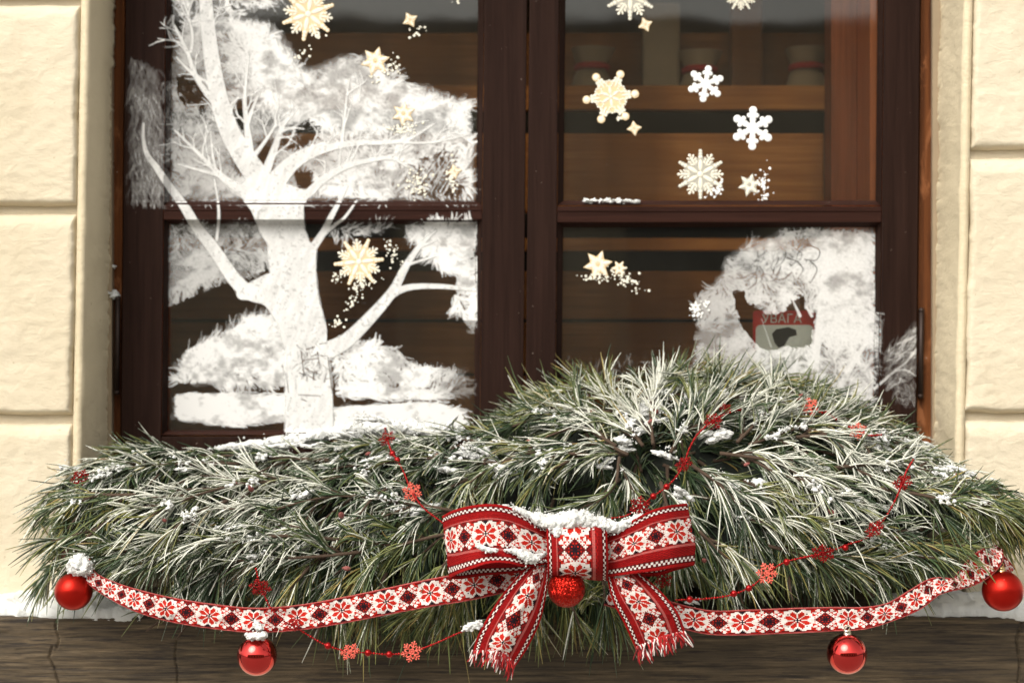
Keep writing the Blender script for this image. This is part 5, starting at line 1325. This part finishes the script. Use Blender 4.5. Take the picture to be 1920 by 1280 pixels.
# ---------------------------------------------------------------- red bead garland
bg_ = empty('bead_garland', P(1100, 1100, -0.3)); tag(bg_, 'string of red beads and glittery snowflake charms looped over the pine', 'bead garland')
def gy(x, y):
    return float(yf(x, min(max(y, gtop(x)), gbot(x)))) - 0.066
CH = [
 [(722,803),(726,822),(735,848),(745,862),(757,885),(765,905),(773,922),(786,942),(800,957),(820,972),(836,984)],
 [(1148,971),(1175,966),(1200,950),(1225,930),(1250,912),(1268,893),(1282,870),(1292,842),(1305,818),(1320,802),(1335,790),(1360,776),(1388,767)],
 [(1500,758),(1519,762),(1536,772),(1551,775),(1568,786)],
 [(1592,800),(1609,807),(1628,816),(1652,815)],
 [(1712,862),(1700,882),(1692,905),(1682,930),(1668,957),(1656,975),(1640,992),(1620,1010),(1590,1020),(1565,1030),(1543,1037),(1500,1046),(1470,1054),(1438,1074),(1410,1098),(1370,1115),(1320,1122),(1268,1124)],
 [(480,1066),(488,1100),(497,1118),(508,1140),(530,1162),(565,1182),(610,1208),(655,1221),(690,1223),(730,1226),(772,1221),(815,1206),(860,1186),(900,1172)]]
BIG = [(745,862),(736,850),(1551,775),(1225,930),(1250,912),(1388,767),(1585,1026),(1475,1053),(1404,1102),(1376,1112),(1293,1123),(615,1210),(690,1223),(730,1226)]
for ch in CH:
    pts = [(a, b, gy(a, b)) for a, b in ch]
    if ch[0][0] == 480: pts = [(a, b, min(c, -0.300)) for a, b, c in pts]
    if ch[0][0] == 1712: pts = [(a, b, min(c, -0.290 if b > 1040 else c)) for a, b, c in pts]
    e = catmull(pts, 400); W = np.array([P(*q)[:] for q in e]); dl = np.r_[0, np.cumsum(np.linalg.norm(np.diff(W, axis=0), axis=1))]
    n = max(2, int(dl[-1]/0.0036)); s_ = np.linspace(0, dl[-1], n); Wi = np.stack([np.interp(s_, dl, W[:,k]) for k in range(3)], -1)
    mb = MB()
    for i, p in enumerate(Wi): mb.ball(p, 0.0015 if i % 3 else 0.0020, 6, 4)
    mb.tube([Vector(p) for p in Wi[::2]], 0.0006, 4)
    o = mb.build('small_beads', M_BEAD, bg_, smooth=True, fix=False); o['kind'] = 'stuff'
for (x, y) in BIG:
    mb = MB(); yy_ = gy(x, y); yy_ = min(yy_, -0.300) if (x < 800 and y > 1060) else (min(yy_, -0.290) if y > 1040 else yy_); mb.ball(P(x, y, yy_), 0.0047, 12, 8); mb.build('large_bead', M_BEAD, bg_, smooth=True)
def charm_mesh(r):
    mb = MB()
    for i in range(6):
        a = i*math.pi/3; c, s = math.cos(a), math.sin(a)
        mb.tube([(0, 0, 0), (r*0.5*c, 0, r*0.5*s), (r*c, 0, r*s)], [0.0011, 0.0011, 0.0009], 5)
        for rr, L in ((0.42, 0.34), (0.70, 0.26)):
            for sg_ in (-1, 1):
                b = a + sg_*0.95; x0, z0 = rr*r*c, rr*r*s
                mb.tube([(x0, 0.0002*sg_, z0), (x0+L*r*math.cos(b), 0.0002*sg_, z0+L*r*math.sin(b))], [0.0010, 0.0009], 5); mb.ball((x0+L*r*math.cos(b), 0, z0+L*r*math.sin(b)), 0.0012, 6, 4)
        mb.ball((r*c, 0, r*s), 0.0013, 6, 4)
        b = a+math.pi/6; mb.tube([(r*0.26*c, -0.0003, r*0.26*s), (r*0.26*math.cos(a+math.pi/3), -0.0003, r*0.26*math.sin(a+math.pi/3))], 0.0010, 5)
    mb.ball((0, 0, 0), 0.0020, 8, 5)
    return mb
charm0 = None
for (x, y, rpx, rot, pale) in [(726,822,17,(0.2,0.3,1.0),0),(773,922,17,(0.1,0.2,0.3),1),(1200,949,18,(0.3,0.1,0.6),0),(1282,870,17,(0.2,0.5,1.1),0),(1337,790,16,(0.5,0.2,0.8),0),(1519,762,17,(-0.2,0.1,0.3),1),(1609,808,16,(0.3,0.1,0.5),1),(1692,905,18,(0.2,0.2,1.2),0),(1640,991,17,(0.1,0.1,0.9),0),(1543,1037,19,(0.7,0.1,0.4),0),(1438,1074,18,(0,0.25,0.1),1),(1244,1086,15,(0.2,0.1,0.7),0),(488,1101,18,(0.6,0.1,0.2),0),(656,1221,17,(0.2,0.1,1.0),1),(772,1221,17,(0.1,0.3,0.8),1),(550,1170,15,(0.2,0.1,1.3),0),(150,897,20,(0.3,0.2,0.9),0),(1360,767,12,(0.5,0.1,0.2),0)]:
    yy_ = gy(x, y) - 0.004
    if 470 < x < 800 and y > 1060: yy_ = -0.312
    if x in (1543, 1438, 1640): yy_ = min(yy_, -0.292)
    if x == 1244: yy_ = -0.26
    if charm0 is None:
        charm0 = charm_mesh(0.0135).build('snowflake_charm', M_CHARM, None, smooth=True, fix=False); charm0.parent = bg_; o = charm0
        me_p = charm0.data.copy(); me_p.materials.clear(); me_p.materials.append(M_CHARM_P)
    else: o = dup(charm0, bg_)
    if pale: o.data = me_p
    o.location = P(x, y, yy_) - bg_.location; o.rotation_euler = (rot[0], rot[2], rot[1]); f_ = rpx/17.0; o.scale = (f_ * (0.72 if rot[2] > 0.85 else 1), f_, f_)

# ---------------------------------------------------------------- baubles
def bauble(x, y, rpx, ydep, M_, capmat, label, tilt=0.0, cap=True, snow=False):
    c = P(x, y, ydep); r = rpx*S*(D+ydep)/D
    g = empty('bauble', c); tag(g, label, 'bauble', 'red baubles on the garland')
    bm = bmesh.new(); bmesh.ops.create_uvsphere(bm, u_segments=64, v_segments=40, radius=r); me = bpy.data.meshes.new('ball'); bm.to_mesh(me); bm.free()
    me.polygons.foreach_set('use_smooth', [True]*len(me.polygons)); me.materials.append(M_)
    o = bpy.data.objects.new('ball', me); C.objects.link(o); o.parent = g
    if cap:
        prof = [(0.0, 1.20), (0.16, 1.20), (0.20, 1.18), (0.205, 1.13), (0.20, 1.0), (0.23, 0.96)]; seg = 20; V = []; F = []
        for (pr, pz) in prof:
            for i in range(seg):
                a = 2*math.pi*i/seg; rr = pr*(1+0.07*math.cos(a*10))*r if pz < 1.15 else pr*r; V.append((rr*math.cos(a), rr*math.sin(a), pz*r))
        for k in range(len(prof)-1):
            for i in range(seg): j = (i+1) % seg; F.append((k*seg+i, k*seg+j, (k+1)*seg+j, (k+1)*seg+i))
        mb = MB(); mb.add(V, F); o = mb.build('cap', capmat, None, smooth=True); o.parent = g
        mb = MB(); pts = [(0.13*r*math.cos(a), 0, (1.29+0.13*math.sin(a))*r) for a in np.linspace(-0.9, math.pi+0.9, 14)]; mb.tube(pts, 0.0009, 6); o = mb.build('hook', capmat, None, smooth=True); o.parent = g
    g.rotation_euler = (0, tilt, 0)
    return g
bauble(138, 1108, 35, -0.225, M_B_MATTE, M_GOLD, 'satin red bauble at the left end, with a snow cap on top', 0.25)
bauble(482, 1228, 38, -0.262, M_B_GLOSS, M_SILVER, 'mirror-bright red bauble hanging lower left with snow round its cap')
bauble(1062, 1103, 35, -0.320, M_B_GLIT, M_GOLD, 'glittered red bauble under the knot of the bow', cap=False)
bauble(1588, 1225, 38, -0.262, M_B_GLOSS, M_SILVER, 'mirror-bright red bauble hanging lower right with a clean pale cap')
bauble(1880, 1107, 38, -0.245, M_B_MATTE, M_GOLD, 'satin red bauble with golden cap at the right end', -0.08)
c_, r_, s_ = [], [], []
BV = pad(P(151,1062,-0.232), 0.015, 0.013, 0.013, 0.5); snow_obj([(BV, BI_F), around(BV, 90, 0.003, 0.0006, 0.0014)], 'small heap of snow on top of the left satin bauble')
c_, r_, s_ = [], [], []
snowpile([(466,1190,-0.275),(482,1193,-0.282),(497,1190,-0.275)], 80, 4, 0.0012, 0.0034, 0.004); snowpile([(480,1168,-0.272),(484,1176,-0.276)], 40, 5, 0.0012, 0.003, 0.003); clumps('snow', c_, r_, s_, 'crumbs of snow round the cap of the lower left bauble')
# snow on the string near the bow's left tail
c_, r_, s_ = [], [], []
snowpile([(870,1178,-0.302),(888,1172,-0.304),(902,1168,-0.304)], 60, 4, 0.0012, 0.0034, 0.003); clumps('snow', c_, r_, s_, 'crumbs of snow on the bead string left of the bow tail')
